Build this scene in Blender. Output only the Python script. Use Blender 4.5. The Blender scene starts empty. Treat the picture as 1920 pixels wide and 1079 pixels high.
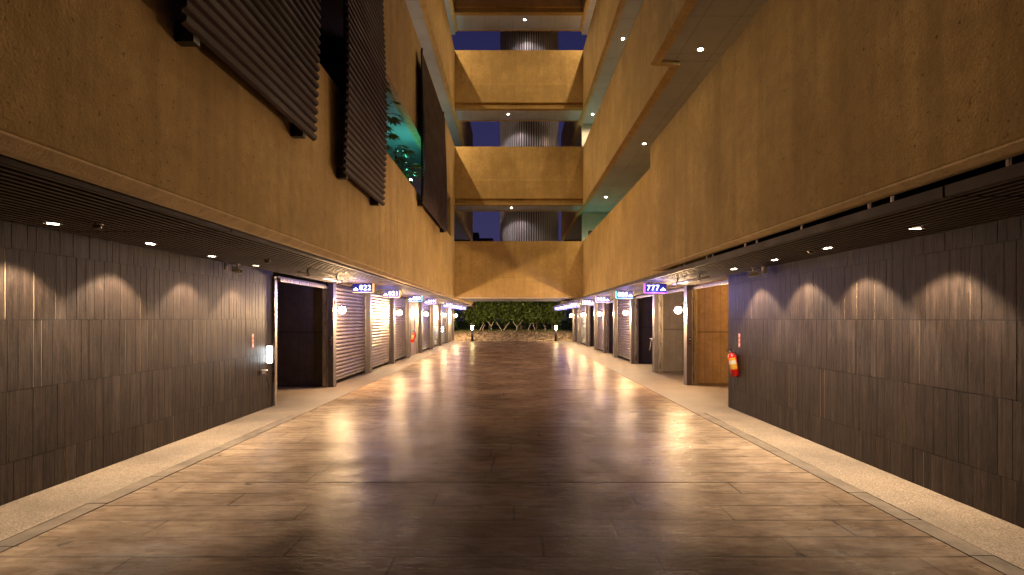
import bpy, bmesh, math, random
from mathutils import Vector, Matrix
R = math.radians
random.seed(7)
scn = bpy.context.scene

# ------------------------------------------------------------------ camera, world, exposure
cam_d = bpy.data.cameras.new("camera")
cam = bpy.data.objects.new("camera", cam_d)
scn.collection.objects.link(cam)
cam.location = (0, 0, 1.6)
cam.rotation_euler = (R(90), 0, 0)
cam_d.sensor_width = 36.0
cam_d.lens = 36.0 * 1000 / 1920
cam_d.shift_x = -1 / 1920
cam_d.shift_y = 57.5 / 1920
cam_d.clip_start = 0.05
cam_d.clip_end = 2000
scn.camera = cam

world = bpy.data.worlds.new("World")
scn.world = world
world.use_nodes = True
wn = world.node_tree
bg = wn.nodes["Background"]
# dusk sky: deep blue, a little paler towards the horizon
tc = wn.nodes.new("ShaderNodeTexCoord")
sp = wn.nodes.new("ShaderNodeSeparateXYZ")
rp = wn.nodes.new("ShaderNodeValToRGB")
rp.color_ramp.elements[0].position = 0.0
rp.color_ramp.elements[0].color = (0.046, 0.040, 0.115, 1)
rp.color_ramp.elements[1].position = 0.55
rp.color_ramp.elements[1].color = (0.014, 0.014, 0.062, 1)
wn.links.new(tc.outputs["Generated"], sp.inputs[0])
wn.links.new(sp.outputs["Z"], rp.inputs[0])
wn.links.new(rp.outputs[0], bg.inputs["Color"])
bg.inputs["Strength"].default_value = 1.0

scn.view_settings.view_transform = 'Standard'
scn.view_settings.look = 'None'
scn.view_settings.exposure = 0.0
scn.view_settings.gamma = 1.0
scn.view_settings.use_curve_mapping = False
scn.render.engine = 'CYCLES'
cy = scn.cycles
cy.use_denoising = True
cy.use_light_tree = True
cy.max_bounces = 8
cy.diffuse_bounces = 4
cy.glossy_bounces = 4
cy.sample_clamp_indirect = 4.0
cy.caustics_reflective = False
cy.caustics_refractive = False
cy.use_adaptive_sampling = True
cy.adaptive_threshold = 0.01

# light levels (watts)
SCONCE_L = 2650.0      # radiance of a sconce globe
WARM = (1.0, 0.63, 0.30)
DOWN = (1.0, 0.78, 0.55)
SPOT_W = 290.0         # downlight over the tiled walls
SOFFIT_W = 170.0      # downlight in an upper soffit
SIGN_W = 50.0
GREEN_W = 24.0

# ------------------------------------------------------------------ materials
def newmat(name):
    m = bpy.data.materials.new(name)
    m.use_nodes = True
    nt = m.node_tree
    return m, nt, nt.nodes["Principled BSDF"]

def N(nt, t, **kw):
    n = nt.nodes.new(t)
    for k, v in kw.items():
        setattr(n, k, v)
    return n

def coords(nt, scale=(1, 1, 1)):
    t = N(nt, "ShaderNodeTexCoord")
    mp = N(nt, "ShaderNodeMapping")
    mp.inputs["Scale"].default_value = scale
    nt.links.new(t.outputs["Object"], mp.inputs[0])
    return mp.outputs[0]

def noise(nt, vec, scale, detail=4, rough=0.6, dist=0.0):
    n = N(nt, "ShaderNodeTexNoise")
    n.inputs["Scale"].default_value = scale
    n.inputs["Detail"].default_value = detail
    n.inputs["Roughness"].default_value = rough
    n.inputs["Distortion"].default_value = dist
    nt.links.new(vec, n.inputs["Vector"])
    return n.outputs["Fac"]

def ramp(nt, fac, stops):
    r = N(nt, "ShaderNodeValToRGB")
    cr = r.color_ramp
    while len(cr.elements) < len(stops):
        cr.elements.new(0.5)
    for e, (p, c) in zip(cr.elements, stops):
        e.position = p
        e.color = (c[0], c[1], c[2], 1) if not isinstance(c, (int, float)) else (c, c, c, 1)
    nt.links.new(fac, r.inputs[0])
    return r.outputs[0]

def mixc(nt, fac, a, b, mode='MIX'):
    m = N(nt, "ShaderNodeMix", data_type='RGBA', blend_type=mode)
    for sock, v in ((m.inputs[0], fac), (m.inputs[6], a), (m.inputs[7], b)):
        if isinstance(v, (int, float)):
            sock.default_value = v
        elif isinstance(v, tuple):
            sock.default_value = (v[0], v[1], v[2], 1)
        else:
            nt.links.new(v, sock)
    return m.outputs[2]

def math_(nt, op, a, b=None, c=None, clamp=False):
    m = N(nt, "ShaderNodeMath", operation=op)
    m.use_clamp = clamp
    for i, v in enumerate((a, b, c)):
        if v is None:
            continue
        if isinstance(v, (int, float)):
            m.inputs[i].default_value = v
        else:
            nt.links.new(v, m.inputs[i])
    return m.outputs[0]

def bump(nt, bsdf, h, strength=0.3, dist=0.01, prev=None):
    b = N(nt, "ShaderNodeBump")
    b.inputs["Strength"].default_value = strength
    b.inputs["Distance"].default_value = dist
    nt.links.new(h, b.inputs["Height"])
    if prev is not None:
        nt.links.new(prev, b.inputs["Normal"])
    nt.links.new(b.outputs[0], bsdf.inputs["Normal"])
    return b.outputs[0]

def plain(name, col, rough=0.6, metal=0.0, var=0.12, scale=6.0, bumps=0.0, stretch=(1, 1, 1), spec=0.5):
    m, nt, b = newmat(name)
    b.inputs["Specular IOR Level"].default_value = spec
    v = coords(nt, stretch)
    f = noise(nt, v, scale, 5)
    c = ramp(nt, f, [(0.3, tuple(x * (1 - var * 2) for x in col)), (0.7, tuple(min(1, x * (1 + var)) for x in col))])
    nt.links.new(c, b.inputs["Base Color"])
    b.inputs["Roughness"].default_value = rough
    b.inputs["Metallic"].default_value = metal
    rr = ramp(nt, noise(nt, v, scale * 2.3, 3), [(0.3, max(0.02, rough - 0.08)), (0.7, min(1, rough + 0.1))])
    nt.links.new(rr, b.inputs["Roughness"])
    if bumps:
        bump(nt, b, noise(nt, v, scale * 8, 4), bumps, 0.004)
    return m

def emit(name, col, strength):
    m, nt, b = newmat(name)
    b.inputs["Base Color"].default_value = (0.8, 0.8, 0.8, 1)
    b.inputs["Emission Color"].default_value = (*col, 1)
    b.inputs["Emission Strength"].default_value = strength
    return m

M = {}
def concrete(name, dark, light, board=False):
    m, nt, b = newmat(name)
    v = coords(nt)
    big = noise(nt, v, 0.8, 8, 0.68)
    base = ramp(nt, big, [(0.32, dark), (0.66, light)])
    base = mixc(nt, 1.0, base, ramp(nt, noise(nt, v, 7.0, 5, 0.7), [(0.3, 0.84), (0.7, 1.1)]), 'MULTIPLY')
    vs = coords(nt, (1.0, 1.0, 0.3))
    streak = noise(nt, vs, 1.3, 6, 0.6)
    base = mixc(nt, ramp(nt, streak, [(0.35, 0.4), (0.6, 0.0)]), base, tuple(x * 0.72 for x in dark))
    drip = noise(nt, coords(nt, (3.0, 3.0, 0.12)), 1.6, 5, 0.6)
    base = mixc(nt, ramp(nt, drip, [(0.34, 0.32), (0.5, 0.0)]), base, tuple(x * 0.6 for x in dark))
    pit = noise(nt, v, 26, 3, 0.55)
    base = mixc(nt, ramp(nt, pit, [(0.29, 0.85), (0.36, 0.0)]), base, tuple(x * 0.42 for x in dark))
    fine = noise(nt, v, 90, 2, 0.5)
    base = mixc(nt, ramp(nt, fine, [(0.35, 0.28), (0.6, 0.0)]), base, tuple(x * 0.55 for x in dark))
    nt.links.new(base, b.inputs["Base Color"])
    b.inputs["Roughness"].default_value = 0.88
    b.inputs["Specular IOR Level"].default_value = 0.25
    hh = math_(nt, 'ADD', math_(nt, 'MULTIPLY', noise(nt, v, 48, 3), 0.5), math_(nt, 'MULTIPLY', noise(nt, v, 5, 3), 0.8))
    if board:
        sx = N(nt, "ShaderNodeSeparateXYZ")
        nt.links.new(coords(nt), sx.inputs[0])
        fx = math_(nt, 'FRACT', math_(nt, 'MULTIPLY', sx.outputs["X"], 5.2))
        edge = math_(nt, 'LESS_THAN', fx, 0.05)
        fz = math_(nt, 'FRACT', math_(nt, 'MULTIPLY', sx.outputs["Z"], 0.8))
        e2 = math_(nt, 'LESS_THAN', fz, 0.03)
        e = math_(nt, 'MAXIMUM', edge, e2)
        hh = math_(nt, 'SUBTRACT', hh, e)
        base2 = mixc(nt, math_(nt, 'MULTIPLY', e, 0.6), base, tuple(x * 0.4 for x in dark))
        nt.links.new(base2, b.inputs["Base Color"])
    bump(nt, b, hh, 0.8, 0.014)
    return m
M['concrete'] = concrete("stucco_concrete", (0.385, 0.260, 0.092), (0.59, 0.415, 0.160))
M['lip'] = concrete("lip_concrete", (0.66, 0.50, 0.26), (0.80, 0.63, 0.36))
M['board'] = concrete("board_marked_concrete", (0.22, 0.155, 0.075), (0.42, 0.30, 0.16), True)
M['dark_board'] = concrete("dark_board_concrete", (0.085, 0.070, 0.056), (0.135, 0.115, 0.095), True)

# gray soffit board with joints
def soffit_mat():
    m, nt, b = newmat("soffit_board")
    v = coords(nt)
    c = ramp(nt, noise(nt, v, 1.2, 5), [(0.3, (0.46, 0.50, 0.62)), (0.7, (0.56, 0.61, 0.74))])
    s = N(nt, "ShaderNodeSeparateXYZ")
    nt.links.new(v, s.inputs[0])
    ey = math_(nt, 'LESS_THAN', math_(nt, 'FRACT', math_(nt, 'MULTIPLY', s.outputs["Y"], 0.82)), 0.012)
    ex = math_(nt, 'LESS_THAN', math_(nt, 'FRACT', math_(nt, 'MULTIPLY', s.outputs["X"], 1.64)), 0.022)
    e = math_(nt, 'MAXIMUM', ex, ey)
    c = mixc(nt, math_(nt, 'MULTIPLY', e, 0.45), c, (0.05, 0.045, 0.045))
    nt.links.new(c, b.inputs["Base Color"])
    b.inputs["Roughness"].default_value = 0.75
    bump(nt, b, noise(nt, v, 60, 3), 0.15, 0.004)
    return m
M['soffit'] = soffit_mat()

def floor_mat():
    m, nt, b = newmat("stamped_driveway")
    v = coords(nt)
    wob = noise(nt, v, 1.7, 3)
    s = N(nt, "ShaderNodeSeparateXYZ")
    nt.links.new(v, s.inputs[0])
    y = math_(nt, 'ADD', s.outputs["Y"], math_(nt, 'MULTIPLY', math_(nt, 'SUBTRACT', wob, 0.5), 0.025))
    yr = math_(nt, 'DIVIDE', y, 0.325)
    row = math_(nt, 'FLOOR', yr)
    fy = math_(nt, 'FRACT', yr)
    wn1 = N(nt, "ShaderNodeTexWhiteNoise", noise_dimensions='1D')
    nt.links.new(row, wn1.inputs["W"])
    off = wn1.outputs["Value"]
    xr = math_(nt, 'ADD', math_(nt, 'DIVIDE', s.outputs["X"], 1.75), math_(nt, 'MULTIPLY', off, 5.0))
    col = math_(nt, 'FLOOR', xr)
    fx = math_(nt, 'FRACT', xr)
    # joints, worn away in places
    jy = ramp(nt, math_(nt, 'MINIMUM', fy, math_(nt, 'SUBTRACT', 1, fy)), [(0.0, 1.0), (0.012, 1.0), (0.036, 0.0)])
    jx = ramp(nt, math_(nt, 'MINIMUM', fx, math_(nt, 'SUBTRACT', 1, fx)), [(0.0, 1.0), (0.002, 1.0), (0.006, 0.0)])
    worn = ramp(nt, noise(nt, v, 1.1, 4), [(0.38, 0.28), (0.56, 1.0)])
    joint = math_(nt, 'MULTIPLY', math_(nt, 'MAXIMUM', jx, jy), worn)
    wn2 = N(nt, "ShaderNodeTexWhiteNoise", noise_dimensions='2D')
    cv = N(nt, "ShaderNodeCombineXYZ")
    nt.links.new(col, cv.inputs[0]); nt.links.new(row, cv.inputs[1])
    nt.links.new(cv.outputs[0], wn2.inputs["Vector"])
    tone = wn2.outputs["Value"]
    blot = noise(nt, v, 0.8, 6, 0.65)
    base = ramp(nt, blot, [(0.3, (0.062, 0.041, 0.028)), (0.5, (0.118, 0.081, 0.058)), (0.72, (0.205, 0.146, 0.104))])
    base = mixc(nt, 1.0, base, ramp(nt, tone, [(0.0, 0.93), (1.0, 1.07)]), 'MULTIPLY')
    vst = coords(nt, (1.0, 3.2, 1.0))
    grain = noise(nt, vst, 4.6, 8, 0.72, 0.5)
    base = mixc(nt, 1.0, base, ramp(nt, grain, [(0.30, 0.66), (0.60, 1.10)]), 'MULTIPLY')
    # downlight spill painted into the colour: paler towards the two kerbs
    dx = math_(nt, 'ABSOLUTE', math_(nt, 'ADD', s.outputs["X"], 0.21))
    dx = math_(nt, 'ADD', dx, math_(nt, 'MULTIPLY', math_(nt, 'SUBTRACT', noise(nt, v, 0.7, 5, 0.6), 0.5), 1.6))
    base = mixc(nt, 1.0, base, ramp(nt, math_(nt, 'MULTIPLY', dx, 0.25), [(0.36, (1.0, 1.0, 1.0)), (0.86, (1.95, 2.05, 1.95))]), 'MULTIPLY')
    spots = noise(nt, v, 6.5, 2)
    base = mixc(nt, ramp(nt, spots, [(0.27, 0.65), (0.33, 0.0)]), base, (0.03, 0.024, 0.02))
    dent = noise(nt, coords(nt, (1.0, 2.6, 1.0)), 9.0, 3, 0.5)
    base = mixc(nt, ramp(nt, dent, [(0.27, 0.7), (0.32, 0.0)]), base, (0.022, 0.016, 0.013))
    stain = noise(nt, v, 0.45, 6, 0.7)
    base = mixc(nt, ramp(nt, stain, [(0.36, 0.45), (0.47, 0.0)]), base, (0.045, 0.030, 0.024))
    base = mixc(nt, math_(nt, 'MULTIPLY', joint, 0.92), base, (0.014, 0.010, 0.008))
    nt.links.new(base, b.inputs["Base Color"])
    rg = ramp(nt, noise(nt, vst, 2.3, 6, 0.6), [(0.3, 0.19), (0.7, 0.37)])
    nt.links.new(rg, b.inputs["Roughness"])
    b.inputs["Specular IOR Level"].default_value = 0.0
    h = math_(nt, 'SUBTRACT', math_(nt, 'MULTIPLY', grain, 0.7), math_(nt, 'MULTIPLY', joint, 0.12))
    n1 = bump(nt, b, h, 0.6, 0.009)
    bump(nt, b, noise(nt, coords(nt, (1.0, 2.2, 1.0)), 13, 6), 0.6, 0.005, n1)
    gl = N(nt, "ShaderNodeBsdfGlossy")
    gl.inputs["Color"].default_value = (1, 1, 1, 1)
    nt.links.new(rg, gl.inputs["Roughness"])
    nt.links.new(b.inputs["Normal"].links[0].from_socket, gl.inputs["Normal"])
    lw = N(nt, "ShaderNodeLayerWeight"); lw.inputs["Blend"].default_value = 0.5
    fac = math_(nt, 'ADD', math_(nt, 'MULTIPLY', math_(nt, 'POWER', lw.outputs["Facing"], 4.0), 0.055), 0.024)
    sealer = ramp(nt, noise(nt, v, 1.4, 5, 0.65), [(0.32, 0.35), (0.62, 1.25)])
    fac = math_(nt, 'MULTIPLY', fac, sealer)
    mx = N(nt, "ShaderNodeMixShader")
    nt.links.new(fac, mx.inputs[0]); nt.links.new(b.outputs[0], mx.inputs[1]); nt.links.new(gl.outputs[0], mx.inputs[2])
    nt.links.new(mx.outputs[0], nt.nodes["Material Output"].inputs[0])
    return m
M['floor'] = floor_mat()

def pave_mat():
    m, nt, b = newmat("pebble_wash_pavement")
    v = coords(nt)
    vo = N(nt, "ShaderNodeTexVoronoi")
    vo.inputs["Scale"].default_value = 120
    nt.links.new(v, vo.inputs["Vector"])
    wn_ = N(nt, "ShaderNodeTexWhiteNoise", noise_dimensions='3D')
    nt.links.new(vo.outputs["Position"], wn_.inputs["Vector"])
    c = ramp(nt, wn_.outputs["Value"], [(0.0, (0.12, 0.080, 0.050)), (0.45, (0.215, 0.160, 0.105)), (1.0, (0.33, 0.255, 0.175))])
    c = mixc(nt, 1.0, c, ramp(nt, noise(nt, v, 0.9, 5), [(0.3, 0.55), (0.7, 1.15)]), 'MULTIPLY')
    sy_ = N(nt, "ShaderNodeSeparateXYZ"); nt.links.new(v, sy_.inputs[0])
    yy_ = math_(nt, 'ADD', sy_.outputs["Y"], math_(nt, 'MULTIPLY', math_(nt, 'SUBTRACT', noise(nt, v, 1.5, 5), 0.5), 2.5))
    smooth_c = ramp(nt, noise(nt, v, 1.6, 6, 0.65), [(0.3, (0.052, 0.037, 0.026)), (0.7, (0.088, 0.065, 0.046))])
    c = mixc(nt, ramp(nt, math_(nt, 'MULTIPLY', yy_, 0.1), [(0.78, 0.0), (1.08, 1.0)]), c, smooth_c)
    nt.links.new(c, b.inputs["Base Color"])
    b.inputs["Roughness"].default_value = 0.7
    bump(nt, b, vo.outputs["Distance"], 0.5, 0.004)
    return m
M['pave'] = pave_mat()
M['slab'] = plain("smooth_pavement_concrete", (0.095, 0.070, 0.050), 0.8, 0, 0.22, 1.6, 0.3)
M['edge_stone'] = plain("edge_slate", (0.13, 0.095, 0.062), 0.75, 0, 0.25, 3.5, 0.5)
M['dirt'] = plain("dark_ground", (0.035, 0.03, 0.025), 0.9, 0, 0.2, 1.0, 0.3)

def tile_mat():
    m, nt, b = newmat("stone_cladding")
    at = N(nt, "ShaderNodeAttribute", attribute_name="tone")
    v = coords(nt, (1, 1, 0.07))
    g = noise(nt, v, 26, 6, 0.7)
    g2 = noise(nt, coords(nt, (1, 1, 0.25)), 5, 5, 0.7)
    base = ramp(nt, at.outputs["Fac"], [(0.0, (0.022, 0.0145, 0.0105)), (0.6, (0.028, 0.0188, 0.0138)), (1.0, (0.036, 0.0245, 0.0180))])
    base = mixc(nt, 1.0, base, ramp(nt, g, [(0.3, 0.4), (0.68, 1.5)]), 'MULTIPLY')
    base = mixc(nt, ramp(nt, g2, [(0.6, 0.0), (0.8, 0.45)]), base, (0.11, 0.085, 0.065))
    base = mixc(nt, ramp(nt, g2, [(0.25, 0.6), (0.4, 0.0)]), base, (0.018, 0.014, 0.011))
    nt.links.new(base, b.inputs["Base Color"])
    b.inputs["Roughness"].default_value = 0.55
    b.inputs["Specular IOR Level"].default_value = 0.16
    mot = noise(nt, coords(nt, (1, 1, 0.5)), 9, 7, 0.75)
    base = mixc(nt, 1.0, base, ramp(nt, mot, [(0.3, 0.68), (0.7, 1.3)]), 'MULTIPLY')
    nt.links.new(base, b.inputs["Base Color"])
    bump(nt, b, math_(nt, 'ADD', g, math_(nt, 'MULTIPLY', mot, 1.2)), 0.8, 0.005)
    return m
M['tile'] = tile_mat()
M['grout'] = plain("pale_grout", (0.26, 0.185, 0.10), 0.8, 0, 0.2, 3)
M['slat'] = plain("dark_slat_paint", (0.115, 0.082, 0.066), 0.7, 0.0, 0.2, 2, spec=0.2)
M['void'] = plain("black_void_board", (0.006, 0.005, 0.005), 0.9)
M['fascia'] = plain("fascia_metal", (0.055, 0.040, 0.033), 0.65, 0.0, 0.15, 1.5, spec=0.25)
M['steel'] = plain("brushed_post_steel", (0.36, 0.33, 0.30), 0.30, 0.9, 0.15, 3, 0, (6, 6, 0.4))
M['post'] = plain("painted_post", (0.10, 0.085, 0.08), 0.42, 0.3, 0.12, 3)
M['shutter'] = plain("shutter_metal", (0.135, 0.105, 0.092), 0.42, 0.0, 0.06, 1.0, spec=0.35)
M['black'] = plain("black_plastic", (0.012, 0.012, 0.012), 0.4)
M['white'] = plain("off_white_plastic", (0.62, 0.58, 0.50), 0.4, 0, 0.06)
M['panel'] = plain("corrugated_brown_metal", (0.062, 0.040, 0.031), 0.7, 0.0, 0.2, 2, 0, (1, 0.3, 1), 0.2)
M['darkwall'] = plain("dark_interior_paint", (0.05, 0.045, 0.042), 0.85, 0, 0.2, 0.8)
M['jamb'] = plain("jamb_plaster", (0.10, 0.085, 0.07), 0.7, 0, 0.15, 2)
M['door'] = plain("pink_white_door_paint", (0.30, 0.22, 0.22), 0.4, 0, 0.05)
M['pale'] = plain("pale_corridor_paint", (0.55, 0.55, 0.50), 0.75, 0, 0.08, 1.0)
M['red'] = plain("extinguisher_red", (0.72, 0.012, 0.008), 0.28, 0, 0.05)
M['redlabel'] = plain("sticker_red", (0.55, 0.03, 0.02), 0.5, 0, 0.1)
M['paper'] = plain("label_paper", (0.75, 0.72, 0.6), 0.5, 0, 0.1, 40)
M['yellow'] = plain("label_yellow", (0.75, 0.42, 0.05), 0.5, 0, 0.1, 40)
M['fin'] = plain("pale_tower_fin", (0.34, 0.34, 0.42), 0.5, 0.2, 0.1, 1)
M['finback'] = plain("dark_tower_skin", (0.035, 0.034, 0.05), 0.6, 0, 0.1, 1)
M['trunk'] = plain("bark", (0.12, 0.085, 0.055), 0.85, 0, 0.3, 8, 0.4)
M['stake'] = plain("whitewashed_stake", (0.52, 0.46, 0.38), 0.7, 0, 0.1, 8)
M['rock'] = plain("rock_bank", (0.19, 0.14, 0.095), 0.85, 0, 0.5, 5, 0.9)
M['globe_off'] = plain("bracket_bronze", (0.08, 0.06, 0.045), 0.35, 0.7)
M['signbox'] = plain("sign_face_navy", (0.012, 0.014, 0.05), 0.25, 0, 0.05)
M['globe'] = emit("lit_globe", WARM, SCONCE_L)
M['disc'] = emit("lit_downlight", (1.0, 0.80, 0.55), 60)
M['disc2'] = emit("lit_soffit_lamp", (1.0, 0.80, 0.58), 320)
M['digit'] = emit("lit_digits", (0.82, 0.84, 1.0), 3.0)
M['bollard_lit'] = emit("lit_bollard_head", (1.0, 0.80, 0.36), 360)
M['keypad'] = emit("lit_white_panel", (0.9, 0.98, 1.0), 26)
M['green_lit'] = emit("lit_green_lamp", (0.25, 1.0, 0.6), 120)
EDGE = {}
def edge_mat(name, col, s=4.0):
    if name not in EDGE:
        EDGE[name] = emit("lit_sign_edge_" + name, col, s * 0.25)
        EDGE[name].node_tree.nodes["Principled BSDF"].inputs["Base Color"].default_value = (*[c * 0.35 for c in col], 1)
    return EDGE[name]

def leaf_mat(name, a, bcol, trans=0.25):
    m, nt, b = newmat(name)
    oi = N(nt, "ShaderNodeAttribute", attribute_name="tone")
    c = ramp(nt, oi.outputs["Fac"], [(0.0, a), (1.0, bcol)])
    nt.links.new(c, b.inputs["Base Color"])
    b.inputs["Roughness"].default_value = 0.42
    tr = N(nt, "ShaderNodeBsdfTranslucent")
    nt.links.new(c, tr.inputs["Color"])
    mx = N(nt, "ShaderNodeMixShader")
    mx.inputs[0].default_value = trans
    nt.links.new(b.outputs[0], mx.inputs[1]); nt.links.new(tr.outputs[0], mx.inputs[2])
    nt.links.new(mx.outputs[0], nt.nodes["Material Output"].inputs[0])
    return m
M['leaf'] = leaf_mat("tree_leaf", (0.010, 0.024, 0.005), (0.135, 0.21, 0.032))
M['leaf2'] = leaf_mat("pot_plant_leaf", (0.035, 0.06, 0.015), (0.10, 0.17, 0.04), 0.3)
M['grass'] = leaf_mat("grass_blade", (0.06, 0.09, 0.02), (0.14, 0.17, 0.05))

# ------------------------------------------------------------------ mesh builder
class MB:
    def __init__(s):
        s.v = []; s.f = []; s.mi = []; s.tone = []; s.cur = 0; s.t = 0.5; s.sm = []; s.smooth = False
    def face(s, idx):
        s.f.append(idx); s.mi.append(s.cur); s.tone.append(s.t); s.sm.append(s.smooth)
    def quad(s, *p):
        b = len(s.v); s.v += [tuple(q) for q in p]; s.face(tuple(range(b, b + len(p))))
    def box(s, x0, x1, y0, y1, z0, z1):
        if x0 > x1: x0, x1 = x1, x0
        b = len(s.v)
        s.v += [(x0,y0,z0),(x1,y0,z0),(x1,y1,z0),(x0,y1,z0),(x0,y0,z1),(x1,y0,z1),(x1,y1,z1),(x0,y1,z1)]
        for q in ((0,3,2,1),(4,5,6,7),(0,1,5,4),(1,2,6,5),(2,3,7,6),(3,0,4,7)):
            s.face(tuple(b + i for i in q))
    def tube(s, pts, rad, n=10, cap=True):
        rs = rad if isinstance(rad, (list, tuple)) else [rad] * len(pts)
        pts = [Vector(p) for p in pts]
        b = len(s.v)
        old = s.smooth
        for i, p in enumerate(pts):
            d = (pts[min(i+1, len(pts)-1)] - pts[max(i-1, 0)]).normalized()
            a = Vector((0, 0, 1)) if abs(d.z) < 0.9 else Vector((1, 0, 0))
            u = d.cross(a).normalized(); w = d.cross(u)
            for k in range(n):
                t = 2 * math.pi * k / n
                s.v.append(tuple(p + (u * math.cos(t) + w * math.sin(t)) * rs[i]))
        s.smooth = True
        for i in range(len(pts) - 1):
            for k in range(n):
                a0 = b + i*n + k; a1 = b + i*n + (k+1) % n
                s.face((a0, a1, a1 + n, a0 + n))
        s.smooth = old
        if cap:
            s.face(tuple(b + k for k in range(n))); s.face(tuple(b + (len(pts)-1)*n + n-1-k for k in range(n)))
    def lathe(s, prof, cx, cy, n=20, axis='z', cap=True):
        # prof: list of (radius, z)
        b = len(s.v); old = s.smooth; s.smooth = True
        for r, z in prof:
            for k in range(n):
                t = 2*math.pi*k/n
                s.v.append((cx + r*math.cos(t), cy + r*math.sin(t), z))
        for i in range(len(prof)-1):
            for k in range(n):
                a0 = b+i*n+k; a1 = b+i*n+(k+1) % n
                s.face((a0, a1, a1+n, a0+n))
        s.smooth = old
        if cap:
            s.face(tuple(b+n-1-k for k in range(n))); s.face(tuple(b+(len(prof)-1)*n+k for k in range(n)))
    def prism_y(s, poly, y0, y1):
        # poly in (x,z), extruded along y
        n = len(poly); b = len(s.v)
        s.v += [(x, y0, z) for x, z in poly] + [(x, y1, z) for x, z in poly]
        for k in range(n):
            s.face((b+k, b+(k+1) % n, b+n+(k+1) % n, b+n+k))
        s.face(tuple(b+k for k in range(n))[::-1]); s.face(tuple(b+n+k for k in range(n)))
    def prism_x(s, poly, x0, x1):
        n = len(poly); b = len(s.v)
        s.v += [(x0, y, z) for y, z in poly] + [(x1, y, z) for y, z in poly]
        for k in range(n):
            s.face((b+k, b+(k+1) % n, b+n+(k+1) % n, b+n+k))
        s.face(tuple(b+k for k in range(n))[::-1]); s.face(tuple(b+n+k for k in range(n)))
    def build(s, name, mats, parent=None, loc=(0,0,0), bevel=0):
        if not isinstance(mats, (list, tuple)): mats = [mats]
        me = bpy.data.meshes.new(name)
        me.from_pydata(s.v, [], s.f)
        for m in mats: me.materials.append(m)
        me.polygons.foreach_set("material_index", s.mi)
        me.polygons.foreach_set("use_smooth", s.sm)
        at = me.attributes.new("tone", 'FLOAT', 'FACE')
        at.data.foreach_set("value", s.tone)
        bm = bmesh.new(); bm.from_mesh(me)
        bmesh.ops.recalc_face_normals(bm, faces=bm.faces[:])
        bm.to_mesh(me); bm.free()
        me.update()
        o = bpy.data.objects.new(name, me)
        scn.collection.objects.link(o)
        if parent is not None: o.parent = parent
        o.location = loc
        if bevel:
            md = o.modifiers.new("bevel", 'BEVEL'); md.width = bevel; md.segments = 2; md.limit_method = 'ANGLE'
        return o

def tag(o, label, cat, group=None, kind=None):
    o["label"] = label; o["category"] = cat
    if group: o["group"] = group
    if kind: o["kind"] = kind
    return o
def struct(o):
    o["kind"] = "structure"; return o
def thing(name, loc, label, cat, group=None):
    o = bpy.data.objects.new(name, None); scn.collection.objects.link(o)
    o.empty_display_size = 0.1
    o.location = loc
    return tag(o, label, cat, group)
def dup(root, loc, label, rot=None, scale=None):
    r = root.copy(); scn.collection.objects.link(r); r.location = loc; r["label"] = label
    if rot is not None: r.rotation_euler = rot
    if scale is not None: r.scale = scale
    for ch in root.children:
        c = ch.copy(); scn.collection.objects.link(c); c.parent = r
        for g in ch.children:
            d = g.copy(); scn.collection.objects.link(d); d.parent = c
    return r
def lamp(name, kind, parent, loc, col, watts, **kw):
    d = bpy.data.lights.new(name, kind); d.color = col; d.energy = watts
    for k, v in kw.items(): setattr(d, k, v)
    o = bpy.data.objects.new(name, d); scn.collection.objects.link(o)
    o.parent = parent; o.location = loc
    return o

# ------------------------------------------------------------------ ground
mb = MB(); mb.quad((-300,-300,-0.03),(300,-300,-0.03),(300,300,-0.03),(-300,300,-0.03))
struct(mb.build("ground", M['dirt']))
CL, CR, YE = -3.49, 3.07, 37.2
mb = MB()
ys = [-6, 5.2, 11.93, 21.6, 29.5, YE]
for a, b_ in zip(ys[:-1], ys[1:]):
    g0 = 0.006 if a > 0 else 0
    mb.box(CL, CR, a + g0, b_ - 0.006, -0.02, 0.0)
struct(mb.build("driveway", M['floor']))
mb = MB()
mb.box(-9.4, CL - 0.178, -6, 9.0, -0.02, 0.002)
mb.box(-9.4, CL - 0.008, 9.0, YE, -0.02, 0.002)
struct(mb.build("pavement_left", M['pave']))
mb = MB()
mb.box(CR + 0.178, 9.4, -6, 9.0, -0.02, 0.002)
mb.box(CR + 0.008, 9.4, 9.0, YE, -0.02, 0.002)
struct(mb.build("pavement_right", M['pave']))
for nm, x0, x1 in (("kerb_left", CL - 0.172, CL - 0.010), ("kerb_right", CR + 0.010, CR + 0.172)):
    mb = MB(); y = -6.0
    while y < 8.99:
        L = random.uniform(0.55, 0.95); y1 = min(y + L, 9.0)
        j = random.uniform(-0.008, 0.008)
        mb.box(x0 + j * (x0 < 0), x1 + j * (x0 > 0), y + 0.004, y1 - 0.004, -0.02, 0.001 + random.uniform(0, 0.003))
        y = y1
    struct(mb.build(nm, M['edge_stone']))

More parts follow.
